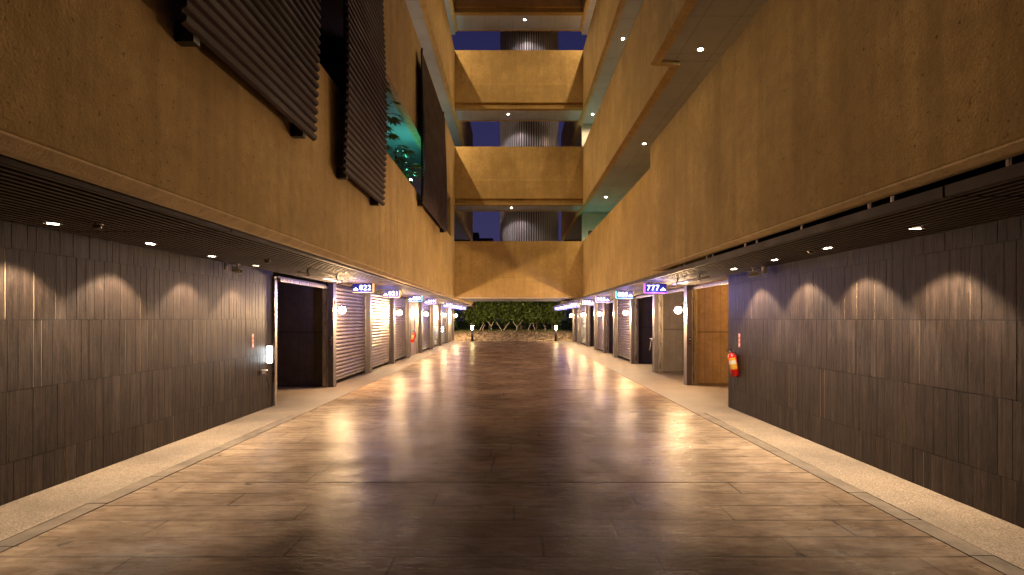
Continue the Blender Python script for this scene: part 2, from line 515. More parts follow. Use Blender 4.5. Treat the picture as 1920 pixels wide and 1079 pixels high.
# ------------------------------------------------------------------ tiled walls
def tiled_wall(sgn, xf, y0, y1, ztop, label):
    t = thing("tiled_wall", (xf, y0, 0), label, "wall", "tiled walls beside the driveway")
    rows = [0.0, 0.345, 0.965, 1.585, 2.205, ztop]
    mb = MB(); gr = MB(); gr.cur = 1
    def dk(ya, yb, za, zb): gr.box(sgn * 0.0030, sgn * 0.0040, ya - y0, yb - y0, za, zb)
    for z0 in rows[1:-1]: dk(y0, y1 - 0.02, z0 - 0.0055, z0 + 0.0045)
    for z0, z1 in zip(rows[:-1], rows[1:]):
        y = y0 + random.uniform(-0.1, 0)
        while y < y1:
            w = random.choice([0.085, 0.10, 0.115, 0.13, 0.13, 0.15]) * random.uniform(0.95, 1.05)
            ya, yb = max(y, y0), min(y + w, y1)
            if yb - ya > 0.01:
                gap = random.choice([0.005, 0.004, 0.005, 0.001, 0.005, 0.004, 0.005, 0.008, 0.010])
                if gap < 0.0055 and gap > 0.002 and yb < y1 - 0.03: dk(yb - gap, yb, z0 + 0.004, z1 - 0.004)
                mb.t = random.random() ** 1.4
                dx = random.uniform(0, 0.0022)
                mb.box(sgn * (abs(xf) + dx) - xf, sgn * (abs(xf) + 0.02) - xf, ya - y0, yb - y0 - gap, z0 + 0.003, z1 - 0.004)
            y += w
    mb.build("cladding", M['tile'], t)
    mb = gr; mb.cur = 0
    mb.box(sgn * 0.0045, sgn * 0.05, 0, y1 - y0 - 0.012, 0.002, ztop)
    mb.build("grout", [M['grout'], M['void']], t)
    mb = MB()
    mb.box(sgn * 0.052, sgn * 0.55, 0, y1 - y0 - 0.003, 0.002, ztop)
    mb.build("wall_core", M['post'], t)
    return t
LX, RX = -4.36, 3.88
LZ, RZ = 2.42, 2.378
LEND, REND = 9.70, 9.60
tiled_wall(-1, LX, 0.2, LEND, LZ + 0.06, "dark stone strip clad wall on the left with a white keypad lamp at its far end")
tiled_wall(1, RX, 0.2, REND, RZ + 0.06, "dark stone strip clad wall on the right carrying the red fire extinguisher")

# ------------------------------------------------------------------ slatted ceilings
def slat_ceiling(sgn, xin, xout_near, xout_far, z, ftop, seams, yfar, label):
    t = thing("slatted_ceiling", (xin, 0, z), label, "ceiling", "slatted ceilings over the garage fronts")
    ab = abs(xin)
    segs = list(zip(seams[:-1], seams[1:]))
    mb = MB()
    n = int((abs(xout_far) - ab) / 0.086)
    for (a, b_) in segs:
        for k in range(n):
            x = ab + 0.052 + k * 0.086
            if x > abs(xout_near) - 0.03 and a < 9.0:
                if b_ <= 9.9: continue
                a2 = max(a, 9.8)
            else: a2 = a
            xa, xb = sgn * x - xin, sgn * (x + 0.037) - xin
            mb.cur = 1; mb.box(xa, xb, a2 + 0.012, b_ - 0.012, 0.001, 0.045)  # sides coloured black: the shade between slats is painted in
            mb.cur = 0; mb.quad((xa, a2 + 0.012, 0), (xb, a2 + 0.012, 0), (xb, b_ - 0.012, 0), (xa, b_ - 0.012, 0))
    mb.build("slats", [M['slat'], M['void']], t)
    mb = MB()
    mb.box(sgn * (ab + 0.03) - xin, sgn * (abs(xout_far) + 0.05) - xin, seams[0], yfar, 0.062, 0.078)
    mb.build("backing_board", M['void'], t)
    mb = MB()
    for (a, b_) in segs:
        mb.box(0, sgn * 0.028, a + 0.01, b_ - 0.01, -0.004, ftop - z)
    mb.build("fascia", M['fascia'], t)
    return t
sl = [-2.0, 0.3, 5.05, 9.8, 14.55, 19.3, 24.05, 28.8, 33.55, 38.2]
sr = [-2.0, 3.41, 8.16, 12.91, 17.66, 22.41, 27.16, 31.91, 38.2]
slat_ceiling(-1, -2.66, LX, -4.24, LZ, 2.478, sl, 38.2, "dark slatted metal ceiling hung under the left balcony wall")
tr_ = slat_ceiling(1, 2.757, RX, 4.24, RZ, 2.444, sr, 38.2, "dark slatted metal ceiling hung under the right balcony wall with an open gap above")
mb = MB()
for y in (9.57, 8.68, 7.66, 7.43, 6.4, 6.1, 5.15, 4.17, 3.92, 3.0):
    mb = MB(); mb.box(2.79 - 2.757, 2.80 - 2.757, y - 0.018, y + 0.018, 0.05, 0.20)
    mb.box(2.787 - 2.757, 2.825 - 2.757, y - 0.006, y + 0.006, 0.05, 0.12)
    mb.build("hanger", M['steel'], tr_)

# roof slab over both garage rows
for sgn, nm in ((-1, "left"), (1, "right")):
    mb = MB()
    xi = 2.64 if sgn < 0 else 2.80
    mb.box(sgn * xi, sgn * 9.8, -3, 10.0, 2.66, 2.92)
    mb.box(sgn * (xi if sgn < 0 else 3.18), sgn * 9.8, 10.0, 38.3, 2.66, 2.92)
    o = mb.build("floor_slab", M['darkwall'])
    tag(o, "dark concrete floor slab over the %s row of garages" % nm, "floor slab", "floor slabs over the garages")

# ------------------------------------------------------------------ garage bays
def partition(sgn, y, mat, label, x0=4.42, thick=0.18):
    mb = MB(); mb.box(sgn * x0, sgn * 9.4, y, y + thick, 0, 2.66)
    o = mb.build("partition_wall", mat)
    tag(o, label, "wall", "partition walls between garages")
def backwall(sgn, label):
    mb = MB(); mb.box(sgn * 9.4, sgn * 9.7, 9.0, 38.3, 0, 2.66)
    tag(mb.build("garage_back_wall", M['darkwall']), label, "wall", "garage back walls")
backwall(-1, "dark back wall deep inside the left garages")
backwall(1, "dark back wall deep inside the right garages")
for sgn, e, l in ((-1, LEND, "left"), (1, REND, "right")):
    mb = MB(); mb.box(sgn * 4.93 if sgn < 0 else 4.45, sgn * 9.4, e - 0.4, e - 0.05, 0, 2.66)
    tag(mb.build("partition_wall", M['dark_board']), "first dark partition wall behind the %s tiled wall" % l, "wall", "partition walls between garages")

PL = [12.35, 15.55, 18.65, 21.45, 24.4, 27.9, 31.0, 34.4, 37.6]
PR = [12.70, 15.60, 18.65, 21.8, 24.3, 27.0, 30.2, 33.8, 36.0]
ORD = ["first", "second", "third", "fourth", "fifth", "sixth", "seventh", "eighth", "ninth"]
def post(sgn, y, label):
    t = thing("garage_post", (sgn * 4.21, y, 0), label, "post", "posts between the garages")
    mb = MB(); mb.box(-0.06, 0.06, 0, 0.22, 0, 2.42 if sgn < 0 else 2.378)
    mb.build("post_body", M['post'], t, bevel=0.004)
    mb = MB()
    mb.box(sgn * 0.062, sgn * 0.10, 0.02, 0.055, 0.003, 2.36); mb.box(sgn * 0.115, sgn * 0.20, 0.02, 0.05, 0.003, 2.36)
    mb.box(sgn * 0.10, sgn * 0.115, 0.045, 0.06, 0.003, 2.36)
    mb.build("guide_rail", M['steel'], t)
    mb = MB()
    mb.box(sgn * 0.062, sgn * 0.10, 0.165, 0.20, 0.003, 2.36); mb.box(sgn * 0.115, sgn * 0.20, 0.17, 0.20, 0.003, 2.36)
    mb.build("guide_rail", M['steel'], t)
    return t
for i, y in enumerate(PL):
    post(-1, y, "%s grey steel post of the left garage row counted from the tiled wall" % ORD[i])
for i, y in enumerate(PR):
    post(1, y, "%s grey steel post of the right garage row counted from the tiled wall" % ORD[i])
# stainless post at the left wall's end
t = thing("guide_post", (-4.37, LEND + 0.005, 0), "pale stainless guide post at the far end of the left tiled wall", "post")
mb = MB(); mb.box(0.0, 0.045, 0, 0.10, 0, 2.36); mb.build("post_body", M['steel'], t, bevel=0.004)
mb = MB(); mb.box(-0.06, 0.0, 0.03, 0.12, 0, 2.36); mb.build("guide_rail", M['steel'], t)

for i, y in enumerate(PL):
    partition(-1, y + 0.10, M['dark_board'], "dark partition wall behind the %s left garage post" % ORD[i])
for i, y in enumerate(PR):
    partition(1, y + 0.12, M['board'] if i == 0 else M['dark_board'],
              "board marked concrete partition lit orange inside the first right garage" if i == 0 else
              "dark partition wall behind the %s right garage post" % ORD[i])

def shutter(sgn, y0, y1, label, perf=False):
    ya, yb = y0 + 0.20, y1 + 0.01
    x = sgn * 4.315
    t = thing("roller_shutter", (x, ya, 0), label, "shutter", "closed roller shutters")
    L = yb - ya
    pitch = 0.094; z = 0.13; prof = []
    while z < 2.30:
        for dz, dx in ((0.0, 0.0), (0.010, 0.013), (0.028, 0.021), (0.052, 0.021), (0.072, 0.013), (0.084, 0.0), (0.089, -0.006)):
            prof.append((dx, z + dz))
        z += pitch
    mb = MB(); b = 0; mb.smooth = False
    for dx, zz in prof:
        mb.v += [(-sgn * dx, 0, zz), (-sgn * dx, L, zz)]
    for k in range(len(prof) - 1):
        mb.face((2*k, 2*k+1, 2*k+3, 2*k+2))
    if perf:
        mb.cur = 1
        for r in perf:
            zc = 0.13 + pitch * r + 0.038
            y = 0.25
            while y < L - 0.15:
                if random.random() < 0.93:
                    mb.box(-sgn * 0.016, -sgn * 0.0222, y, y + 0.035, zc - 0.011, zc + 0.011)
                y += 0.075
    mb.build("curtain", [M['shutter'], M['black']], t)
    mb = MB(); mb.box(-0.02, 0.02, 0, L, 0.085, 0.135); mb.build("bottom_bar", M['steel'], t, bevel=0.003)
    mb = MB(); mb.box(sgn * 0.0, sgn * 0.3, 0, L, 2.30, 2.415 if sgn < 0 else 2.375); mb.build("shutter_box", M['fascia'], t)
    return t
def lintel(sgn, y0, y1, label):
    ya, yb = y0 + 0.20, y1 + 0.01
    t = thing("rolled_up_shutter", (sgn * 4.29, ya, 2.3), label, "shutter", "rolled up shutters over open garages")
    mb = MB()
    mb.box(-0.02, 0.02, 0, yb - ya, -0.02, 0.035); mb.build("bottom_bar", M['steel'], t, bevel=0.003)
    mb = MB()
    for k in range(3):
        mb.box(sgn * (0.03 + 0.04 * k), sgn * (0.055 + 0.04 * k), 0, yb - ya, -0.005, 0.05)
    mb.box(sgn * 0.03, sgn * 0.34, 0, yb - ya, 0.05, 0.075)
    mb.build("curtain", M['shutter'], t)

lintel(-1, LEND - 0.08, PL[0], "rolled up shutter over the dark open garage on the left")
shutter(-1, PL[0], PL[1], "closed roller shutter behind sign 022, nearest on the left", (20, 19, 18, 16, 15, 14))
shutter(-1, PL[1], PL[2], "closed roller shutter behind sign 021, second on the left", (19, 18, 16))
shutter(-1, PL[2], PL[3], "third closed roller shutter on the left, just before the pinkish door")
shutter(-1, PL[4], PL[5], "closed roller shutter on the left just past the pinkish door", (18,))
shutter(-1, PL[5], PL[6], "fifth closed roller shutter on the left, before the small white panel lamp")
shutter(-1, PL[6], PL[7], "closed roller shutter on the left just behind the small white panel lamp")
shutter(-1, PL[7], PL[8], "farthest closed roller shutter of the left row beside the planted bank")
lintel(1, REND - 0.1, PR[0], "rolled up shutter over the orange lit open garage")
lintel(1, PR[0], PR[1], "rolled up shutter over the second open garage on the right behind sign 777")
lintel(1, PR[1], PR[2], "rolled up shutter over the third open garage on the right")
shutter(1, PR[2], PR[3], "nearest closed roller shutter on the right, under sign 888")
lintel(1, PR[3], PR[4], "rolled up shutter over the dark open garage between the right row's first two closed shutters")
shutter(1, PR[4], PR[5], "second closed roller shutter on the right, under sign 018")
lintel(1, PR[5], PR[6], "rolled up shutter over the farthest dark open garage on the right")
shutter(1, PR[6], PR[7], "farthest closed roller shutter on the right with a lamp before it")

# wall bay with the pinkish door (left, between posts 4 and 5)
t = thing("service_wall", (-4.30, PL[3] + 0.22, 0), "smooth brown wall bay holding the pinkish white door on the left", "wall")
mb = MB()
L = PL[4] - PL[3] - 0.22
mb.box(-0.1, 0, 0, 1.0, 0, 2.40); mb.box(-0.1, 0, 1.95, L, 0, 2.40); mb.box(-0.1, 0, 1.0, 1.95, 2.12, 2.40)
mb.build("wall_panel", M['jamb'], t)
mb = MB(); mb.box(-0.07, -0.03, 1.03, 1.92, 0.01, 2.09); d = mb.build("door", M['door'], t)
mb = MB(); mb.tube([(-0.03, 1.12, 1.0), (0.02, 1.12, 1.0), (0.02, 1.22, 1.0)], 0.01, 8); mb.build("handle", M['steel'], d)
mb = MB(); mb.box(-0.03, 0.006, 1.0, 1.03, 0, 2.12); mb.box(-0.03, 0.006, 1.92, 1.95, 0, 2.12); mb.box(-0.03, 0.006, 1.03, 1.92, 2.09, 2.12)
mb.build("door_frame", M['white'], t)
mb = MB(); mb.box(4.15, 4.9, 36.2, 36.9, 0, 2.66)
tag(mb.build("pillar", M['post']), "dark square pillar ending the right garage row", "pillar")

# ------------------------------------------------------------------ balcony walls, soffits, bridges
ZB = [2.485, 6.41, 10.48, 14.55]
ZT = [4.855, 8.88, 12.97, 17.0]
LF = -2.455
RN, RF, YS = 2.62, 3.0, 10.15
YB0, YB1 = 22.6, 24.0
STO = ["first", "second", "third", "fourth"]
for k in range(4):
    yend = 33.0 if k < 3 else 24.06
    t = thing("balcony_wall", (0, 0, ZB[k]), "%s tan stucco balcony wall from the bottom on the left" % STO[k], "wall", "left balcony walls")
    h = ZT[k] - ZB[k]
    mb = MB(); mb.box(LF, LF - 0.16, -3, yend, 0.02, h); mb.build("parapet", M['concrete'], t, bevel=0.012)
    mb = MB(); mb.prism_y([(LF, 0.018), (LF, 0.004), (LF - 0.085, -0.048), (LF - 0.158, -0.048), (LF - 0.158, 0.018)], -3, yend); mb.build("bottom_lip", M['lip'], t)
    t = thing("balcony_wall", (0, 0, ZB[k] + (0.022 if k == 0 else 0)), "%s tan stucco balcony wall from the bottom on the right, stepped back halfway" % STO[k], "wall", "right balcony walls")
    mb = MB(); P = [(RN, -3), (RN, YS), (RF, YS + 0.06), (RF, yend), (RF + 0.16, yend), (RF + 0.16, YS - 0.10), (RN + 0.16, YS - 0.16), (RN + 0.16, -3)]
    def ringbox(mb, P, z0, z1):
        b = len(mb.v); n = len(P)
        mb.v += [(x, y, z0) for x, y in P] + [(x, y, z1) for x, y in P]
        for i in range(n): mb.face((b+i, b+(i+1) % n, b+n+(i+1) % n, b+n+i))
        mb.face(tuple(b+i for i in range(n))[::-1]); mb.face(tuple(b+n+i for i in range(n)))
    ringbox(mb, P, 0.02, h); mb.build("parapet", M['concrete'], t, bevel=0.012)
    # chamfered lip following the step
    mb = MB(); outer = P[:4]; inner = [P[7], P[6], P[5], P[4]]
    rows = []; dz_ = -0.012 if k == 0 else -0.042
    for (ox, oy), (ix_, iy) in zip(outer, inner):
        rows.append([(ox, oy, 0.018), (ox, oy, 0.004), (ox + (ix_-ox)*0.53, oy + (iy-oy)*0.53, dz_), (ix_ - 0.002, iy, dz_), (ix_ - 0.002, iy, 0.018)])
    for r_ in rows: mb.v += r_
    for q in range(3):
        for w_ in range(5): mb.face((q*5+w_, q*5+(w_+1) % 5, (q+1)*5+(w_+1) % 5, (q+1)*5+w_))
    mb.face((4, 3, 2, 1, 0)); mb.face((15, 16, 17, 18, 19))
    mb.build("bottom_lip", M['lip'], t)
for k in range(1, 4):
    yend = 32.9 if k < 3 else 24.45
    for sgn, nm in ((-1, "left"), (1, "right")):
        mb = MB()
        if sgn < 0: mb.box(LF - 0.162, -4.89, -3, yend, ZB[k] + 0.03, ZB[k] + 0.32)
        else:
            mb.box(RN + 0.162, 5.09, -3, YS - 0.12, ZB[k] + 0.03, ZB[k] + 0.32)
            mb.box(RF + 0.162, 5.09, YS - 0.10, yend, ZB[k] + 0.03, ZB[k] + 0.32)
        tag(mb.build("corridor_slab", M['soffit']), "grey panelled corridor slab behind the %s balcony wall on the %s" % (STO[k], nm), "floor slab", "upper corridor slabs")
for sgn, nm, x in ((-1, "left", 4.9), (1, "right", 5.1)):
    mb = MB(); mb.box(sgn * x, sgn * (x + 0.3), -3, 33.0, 2.93, 17.5)
    tag(mb.build("corridor_wall", M['darkwall'] if sgn < 0 else M['concrete']), "tall inner wall behind the %s corridors" % nm, "wall", "inner corridor walls")
for sgn, x0, x1, nm in ((-1, -4.9, -2.62, "left"), (1, 3.17, 5.1, "right")):
    mb = MB(); mb.box(x0, x1, 32.92, 33.1, 2.93, 13.0)
    tag(mb.build("far_end_wall", M['darkwall']), "dark wall closing the far end of the %s corridors" % nm, "wall", "far corridor end walls")
# roof over the top corridors is out of the picture; end walls beside the bridges
for k, (z0, z1) in enumerate(((2.93, 6.43), (6.75, 10.5))):
    t = thing("end_wall", (3.18, 24.46, z0), "pale wall closing the %s right corridor beside the bridge, lit green" % ("lower" if k == 0 else "upper"), "wall", "right corridor end walls")
    h = z1 - z0 - (0.005 if k == 0 else 0.0)
    mb = MB(); mb.box(0.0, 1.91, 0, 0.15, 0, h); mb.build("wall_panel", M['pale'], t)
    mb = MB(); xo = 0.22 if k == 0 else 0.06
    mb.box(xo, xo + 0.06, -0.03, 0, 0, 2.75); mb.box(xo + 0.96, xo + 1.02, -0.03, 0, 0, 2.75); mb.box(xo + 0.06, xo + 0.96, -0.03, 0, 2.69, 2.75)
    mb.build("door_frame", M['white'], t)
    mb = MB(); mb.box(xo + 0.062, xo + 0.958, -0.012, 0, 0, 2.688)
    dd = mb.build("door", M['jamb'] if k == 0 else M['white'], t)
    mb = MB(); mb.box(xo + 0.12, xo + 0.15, -0.05, -0.013, 1.6, 1.9); mb.build("handle", M['black'], dd)

BX0, BX1 = LF + 0.003, RF - 0.003
for k in range(4):
    t = thing("walkway_bridge", (0, YB0, ZB[k]), "%s tan concrete bridge from the bottom, crossing between the balconies" % STO[k], "bridge", "bridges crossing the courtyard")
    h = ZT[k] - ZB[k] + 0.01
    if k == 0: prof = [(0.0, 0.0), (0.0, 0.835), (0.022, 0.85), (0.022, h), (0.20, h), (0.20, 0.0)]
    else: prof = [(0.0, 0.0), (0.0, 0.05), (0.10, 0.055), (0.10, 0.255), (0.0, 0.26), (0.0, 0.30), (0.030, 0.305), (0.030, 1.05), (0.052, 1.065), (0.052, h), (0.22, h), (0.22, 0.0)]
    mb = MB(); mb.prism_x(prof, BX0, BX1); mb.build("parapet", M['concrete'], t)
    mb = MB(); mb.box(BX0, BX1, 0.222, YB1 - YB0, 0.03, 0.30); mb.build("deck", M['soffit'], t)
    mb = MB(); mb.box(BX0, BX1, YB1 - YB0 + 0.002, YB1 - YB0 + 0.06, 0.0, 0.34); mb.build("edge_beam", M['lip'], t)
# covered zone behind the lowest bridge
mb = MB(); mb.box(-2.63, 3.15, 24.07, 29.2, 2.52, 2.72)
tag(mb.build("canopy_slab", M['darkwall']), "dark flat canopy behind the lowest bridge", "canopy")
# corner column beside the lowest bridge, left
t = thing("corner_column", (-2.50, 20.9, ZT[0]), "brown concrete corner column rising from the first left balcony wall to the second", "column")
mb = MB(); mb.box(-0.10, 0.03, 0.35, 1.69, 0.003, ZB[1] - ZT[0] - 0.003); mb.build("column_body", M['concrete'], t)

# ------------------------------------------------------------------ tower with fins
t = thing("finned_tower", (0.80, 25.55, 2.75), "round tower with pale vertical fins behind the bridges", "tower")
RT = 1.32
mb = MB(); mb.lathe([(RT, 0), (RT, 24)], 0, 0, 48); mb.build("tower_core", M['finback'], t)
mb = MB()
nf = 76
for i in range(nf):
    a = 2 * math.pi * i / nf
    c, s_ = math.cos(a), math.sin(a); w = 0.022; r0, r1 = RT + 0.002, RT + 0.07
    P = [(r0*c - w*s_, r0*s_ + w*c), (r1*c - w*s_, r1*s_ + w*c), (r1*c + w*s_, r1*s_ - w*c), (r0*c + w*s_, r0*s_ - w*c)]
    ringbox(mb, P, 0.01, 24)
mb.build("fins", M['fin'], t)
# far dark roofs
mb = MB(); mb.box(-5.5, -2.2, 60, 66, -0.02, 10.6); mb.box(-4.8, -3.9, 61, 63, 10.6, 11.4)
tag(mb.build("distant_building", M['darkwall']), "small dark rooftop far behind the left side of the tower", "building")

# ------------------------------------------------------------------ corrugated screens on the left
def screen(y0, y1, z0, z1, pitch, depth, label):
    X = -2.30
    t = thing("corrugated_screen", (X, y0, z0), label, "screen", "corrugated metal screens on the left wall")
    pts = []; z = 0.0; H = z1 - z0
    while z < H:
        for f, d in ((0, 0), (0.12, 0.8), (0.25, 1), (0.5, 1), (0.63, 0.8), (0.75, 0)):
            pts.append((d * depth, z + f * pitch))
        z += pitch
    poly = pts + [(x - 0.012, zz) for x, zz in reversed(pts)]
    mb = MB(); b = 0; L = y1 - y0
    n = len(pts)
    pts = [(x + 0.035 * math.sin(math.pi * 1.6 * zz / H - 0.3), zz) for x, zz in pts]
    for x, zz in pts: mb.v += [(x, 0, zz), (x, L, zz)]
    for k in range(n - 1): mb.face((2*k, 2*k+1, 2*k+3, 2*k+2))
    off = len(mb.v)
    for x, zz in pts: mb.v += [(x - 0.012, 0, zz), (x - 0.012, L, zz)]
    for k in range(n - 1): mb.face((off+2*k, off+2*k+1, off+2*k+3, off+2*k+2))
    for k in range(n - 1):
        for e in (0, 1): mb.face((2*k+e, 2*k+2+e, off+2*k+2+e, off+2*k+e))
    mb.face((0, 1, off+1, off)); mb.face((2*n-2, 2*n-1, off+2*n-1, off+2*n-2))
    mb.build("corrugated_sheet", M['panel'], t)
    for yy in (0.16, L - 0.3):
        mb = MB(); mb.box(-0.06, -0.014, yy, yy + 0.06, -0.02, H + 0.12); mb.build("upright", M['black'], t)
        mb = MB(); mb.box(-0.152, -0.015, yy - 0.01, yy + 0.07, -0.05, 0.10); mb.build("bracket", M['black'], t)
screen(3.72, 6.20, 3.66, 7.7, 0.100, 0.036, "nearest dark corrugated metal screen high on the left wall")
screen(7.28, 9.50, 3.60, 7.75, 0.100, 0.036, "middle corrugated metal screen on the left wall, just before the green lit plants")
screen(13.6, 18.3, 4.55, 8.45, 0.075, 0.028, "farthest corrugated metal screen on the left wall, past the green lit plants")

# ------------------------------------------------------------------ lamps
# sconces
def make_sconce(sgn, y, label):
    t = thing("wall_lamp", (sgn * 4.15, y + 0.10, 1.70), label, "lamp", "lit globe lamps on the garage posts")
    i = -sgn
    mb = MB(); mb.box(0, i * 0.018, -0.035, 0.035, -0.05, 0.30); mb.build("wall_plate", M['globe_off'], t, bevel=0.004)
    mb = MB(); mb.tube([(i*0.015, 0, 0.26), (i*0.14, 0, 0.26), (i*0.17, 0, 0.25), (i*0.175, 0, 0.21)], 0.009, 8)
    mb.build("arm", M['globe_off'], t)
    mb = MB(); mb.lathe([(0.012, 0.215), (0.05, 0.205), (0.075, 0.185), (0.080, 0.165), (0.074, 0.165)], i*0.175, 0, 20); mb.build("lamp_holder_added_cap", M['globe_off'], t)  # holder widened into a cap, added to cut the light going up
    me = bpy.data.meshes.new("globe"); bm = bmesh.new()
    bmesh.ops.create_icosphere(bm, subdivisions=2, radius=0.082)
    for f in bm.faces: f.smooth = True
    bm.to_mesh(me); bm.free(); me.materials.append(M['globe'])
    g = bpy.data.objects.new("globe", me); scn.collection.objects.link(g); g.parent = t; g.location = (i*0.175, 0, 0.09)
    return t
sy_l = [PL[0], PL[2], PL[4], PL[6], PL[8]]
sy_r = [PR[0], PR[2], PR[4], PR[6], PR[8]]
lab_l = ["nearest lit globe lamp of the left row, on the post below sign 022", "second lit globe lamp of the left row, before the third shutter",
         "third lit globe lamp of the left row, on the post past the pinkish door", "fourth lit globe lamp of the left row, near the small white panel lamp",
         "farthest lit globe lamp of the left row, against the dark shrubs"]
lab_r = ["nearest lit globe lamp of the right row, beside the orange lit garage", "second lit globe lamp of the right row, in front of the nearest closed shutter",
         "third lit globe lamp of the right row, in front of the second closed shutter", "fourth lit globe lamp of the right row, in front of the farthest shutter",
         "farthest lit globe lamp of the right row, against the planted bank"]
a = make_sconce(-1, sy_l[0], lab_l[0])
for y, l in zip(sy_l[1:], lab_l[1:]): dup(a, (-4.15, y + 0.10, 1.70), l)
a = make_sconce(1, sy_r[0], lab_r[0])
for y, l in zip(sy_r[1:], lab_r[1:]): dup(a, (4.15, y + 0.10, 1.70), l)

def make_down(name, loc, label, mat, watts, ang, blend, group, rad=0.045, col=DOWN, lr=0.03):
    t = thing(name, loc, label, "ceiling light", group)
    mb = MB(); mb.lathe([(rad + 0.018, -0.004), (rad + 0.018, 0.0), (rad, 0.004), (rad, -0.004)], 0, 0, 24, cap=False)
    mb.build("trim_ring", M['white'], t)
    mb = MB(); mb.lathe([(rad * 0.98, -0.002), (rad * 0.98, 0.001)], 0, 0, 20); mb.build("lens", mat, t)
    lamp("light_source", 'SPOT', t, (0, 0, -0.03), col, watts, spot_size=R(ang), spot_blend=blend, shadow_soft_size=lr)
    return t
ld = [(-3.98, 4.62), (-3.98, 5.86), (-3.98, 7.06), (-3.98, 8.28)]
rd = [(3.49, 4.62), (3.49, 5.90), (3.49, 7.08), (3.49, 8.40)]
g = "small downlights in the slatted ceilings"
a = make_down("downlight", (ld[0][0], ld[0][1], LZ), "nearest downlight in the left slatted ceiling", M['disc'], SPOT_W, 101, 0.3, g)
dup(a, (-3.98, -0.4 + 3.8, LZ), "small left ceiling downlight nearest the camera, outside the picture") if False else None
for (x, y), l in zip(ld[1:], ("second downlight in the left slatted ceiling", "third downlight in the left slatted ceiling", "fourth left downlight, beyond the white security camera")):
    dup(a, (x, y, LZ), l, rot=(R(random.uniform(-5, 5)), R(random.uniform(-3, 5)), 0))
for (x, y), l in zip(rd, ("nearest downlight in the right slatted ceiling", "second downlight in the right slatted ceiling", "third downlight in the right slatted ceiling", "fourth right downlight, beyond the white security camera")):
    dup(a, (x, y, RZ), l, rot=(R(random.uniform(-6, 6)), R(random.uniform(-5, 3)), 0))

g = "downlights in the upper soffits"
a = make_down("soffit_lamp", (3.38, 9.6, ZB[1] + 0.028), "nearest lamp in the lowest right soffit, before the step in the wall", M['disc2'], SOFFIT_W, 165, 0.4, g, 0.046, (1.0, 0.70, 0.40))
for x, y, z, l in ((3.65, 14.8, ZB[1], "second lamp in the lowest right soffit, at the wall corner"), (3.72, 21.3, ZB[1], "third and smallest lamp in the lowest right soffit near the bridge"),
                   (3.52, 17.0, ZB[2], "lamp high in the second right soffit"), (3.50, 23.3, ZB[2], "lamp in the second right soffit where it meets the bridge"),
                                      ):
    dup(a, (x, y, z + 0.028), l)
a = make_down("soffit_lamp", (3.50, 22.0, ZB[3] + 0.028), "lamp in the third right soffit beside the topmost bridge", M['disc2'], 520, 165, 0.4, g, 0.046, (1.0, 0.70, 0.40))
for x, y, z, l in ((3.55, 17.6, ZB[3], "lamp in the third right soffit above the picture before the topmost bridge"),
                   (-3.3, 17.6, ZB[3], "lamp in the third left soffit above the picture"), (-3.3, 22.0, ZB[3], "lamp in the third left soffit beside the topmost bridge"),
                   (-3.3, 15.5, ZB[2], "lamp in the second left soffit"), (-3.3, 21.5, ZB[2], "lamp in the second left soffit near the bridge")):
    dup(a, (x, y, z + 0.028), l)
a = make_down("bridge_lamp", (-0.05, 23.4, ZB[1] + 0.028), "lamp under the second bridge from the bottom", M['disc2'], 90, 140, 0.25, "lamps under the bridges", 0.042, (1.0, 0.80, 0.66))
dup(a, (-0.19, 23.3, ZB[2] + 0.028), "lamp under the third bridge from the bottom")
dup(a, (0.53, 23.2, ZB[3] + 0.028), "lamp under the topmost bridge")

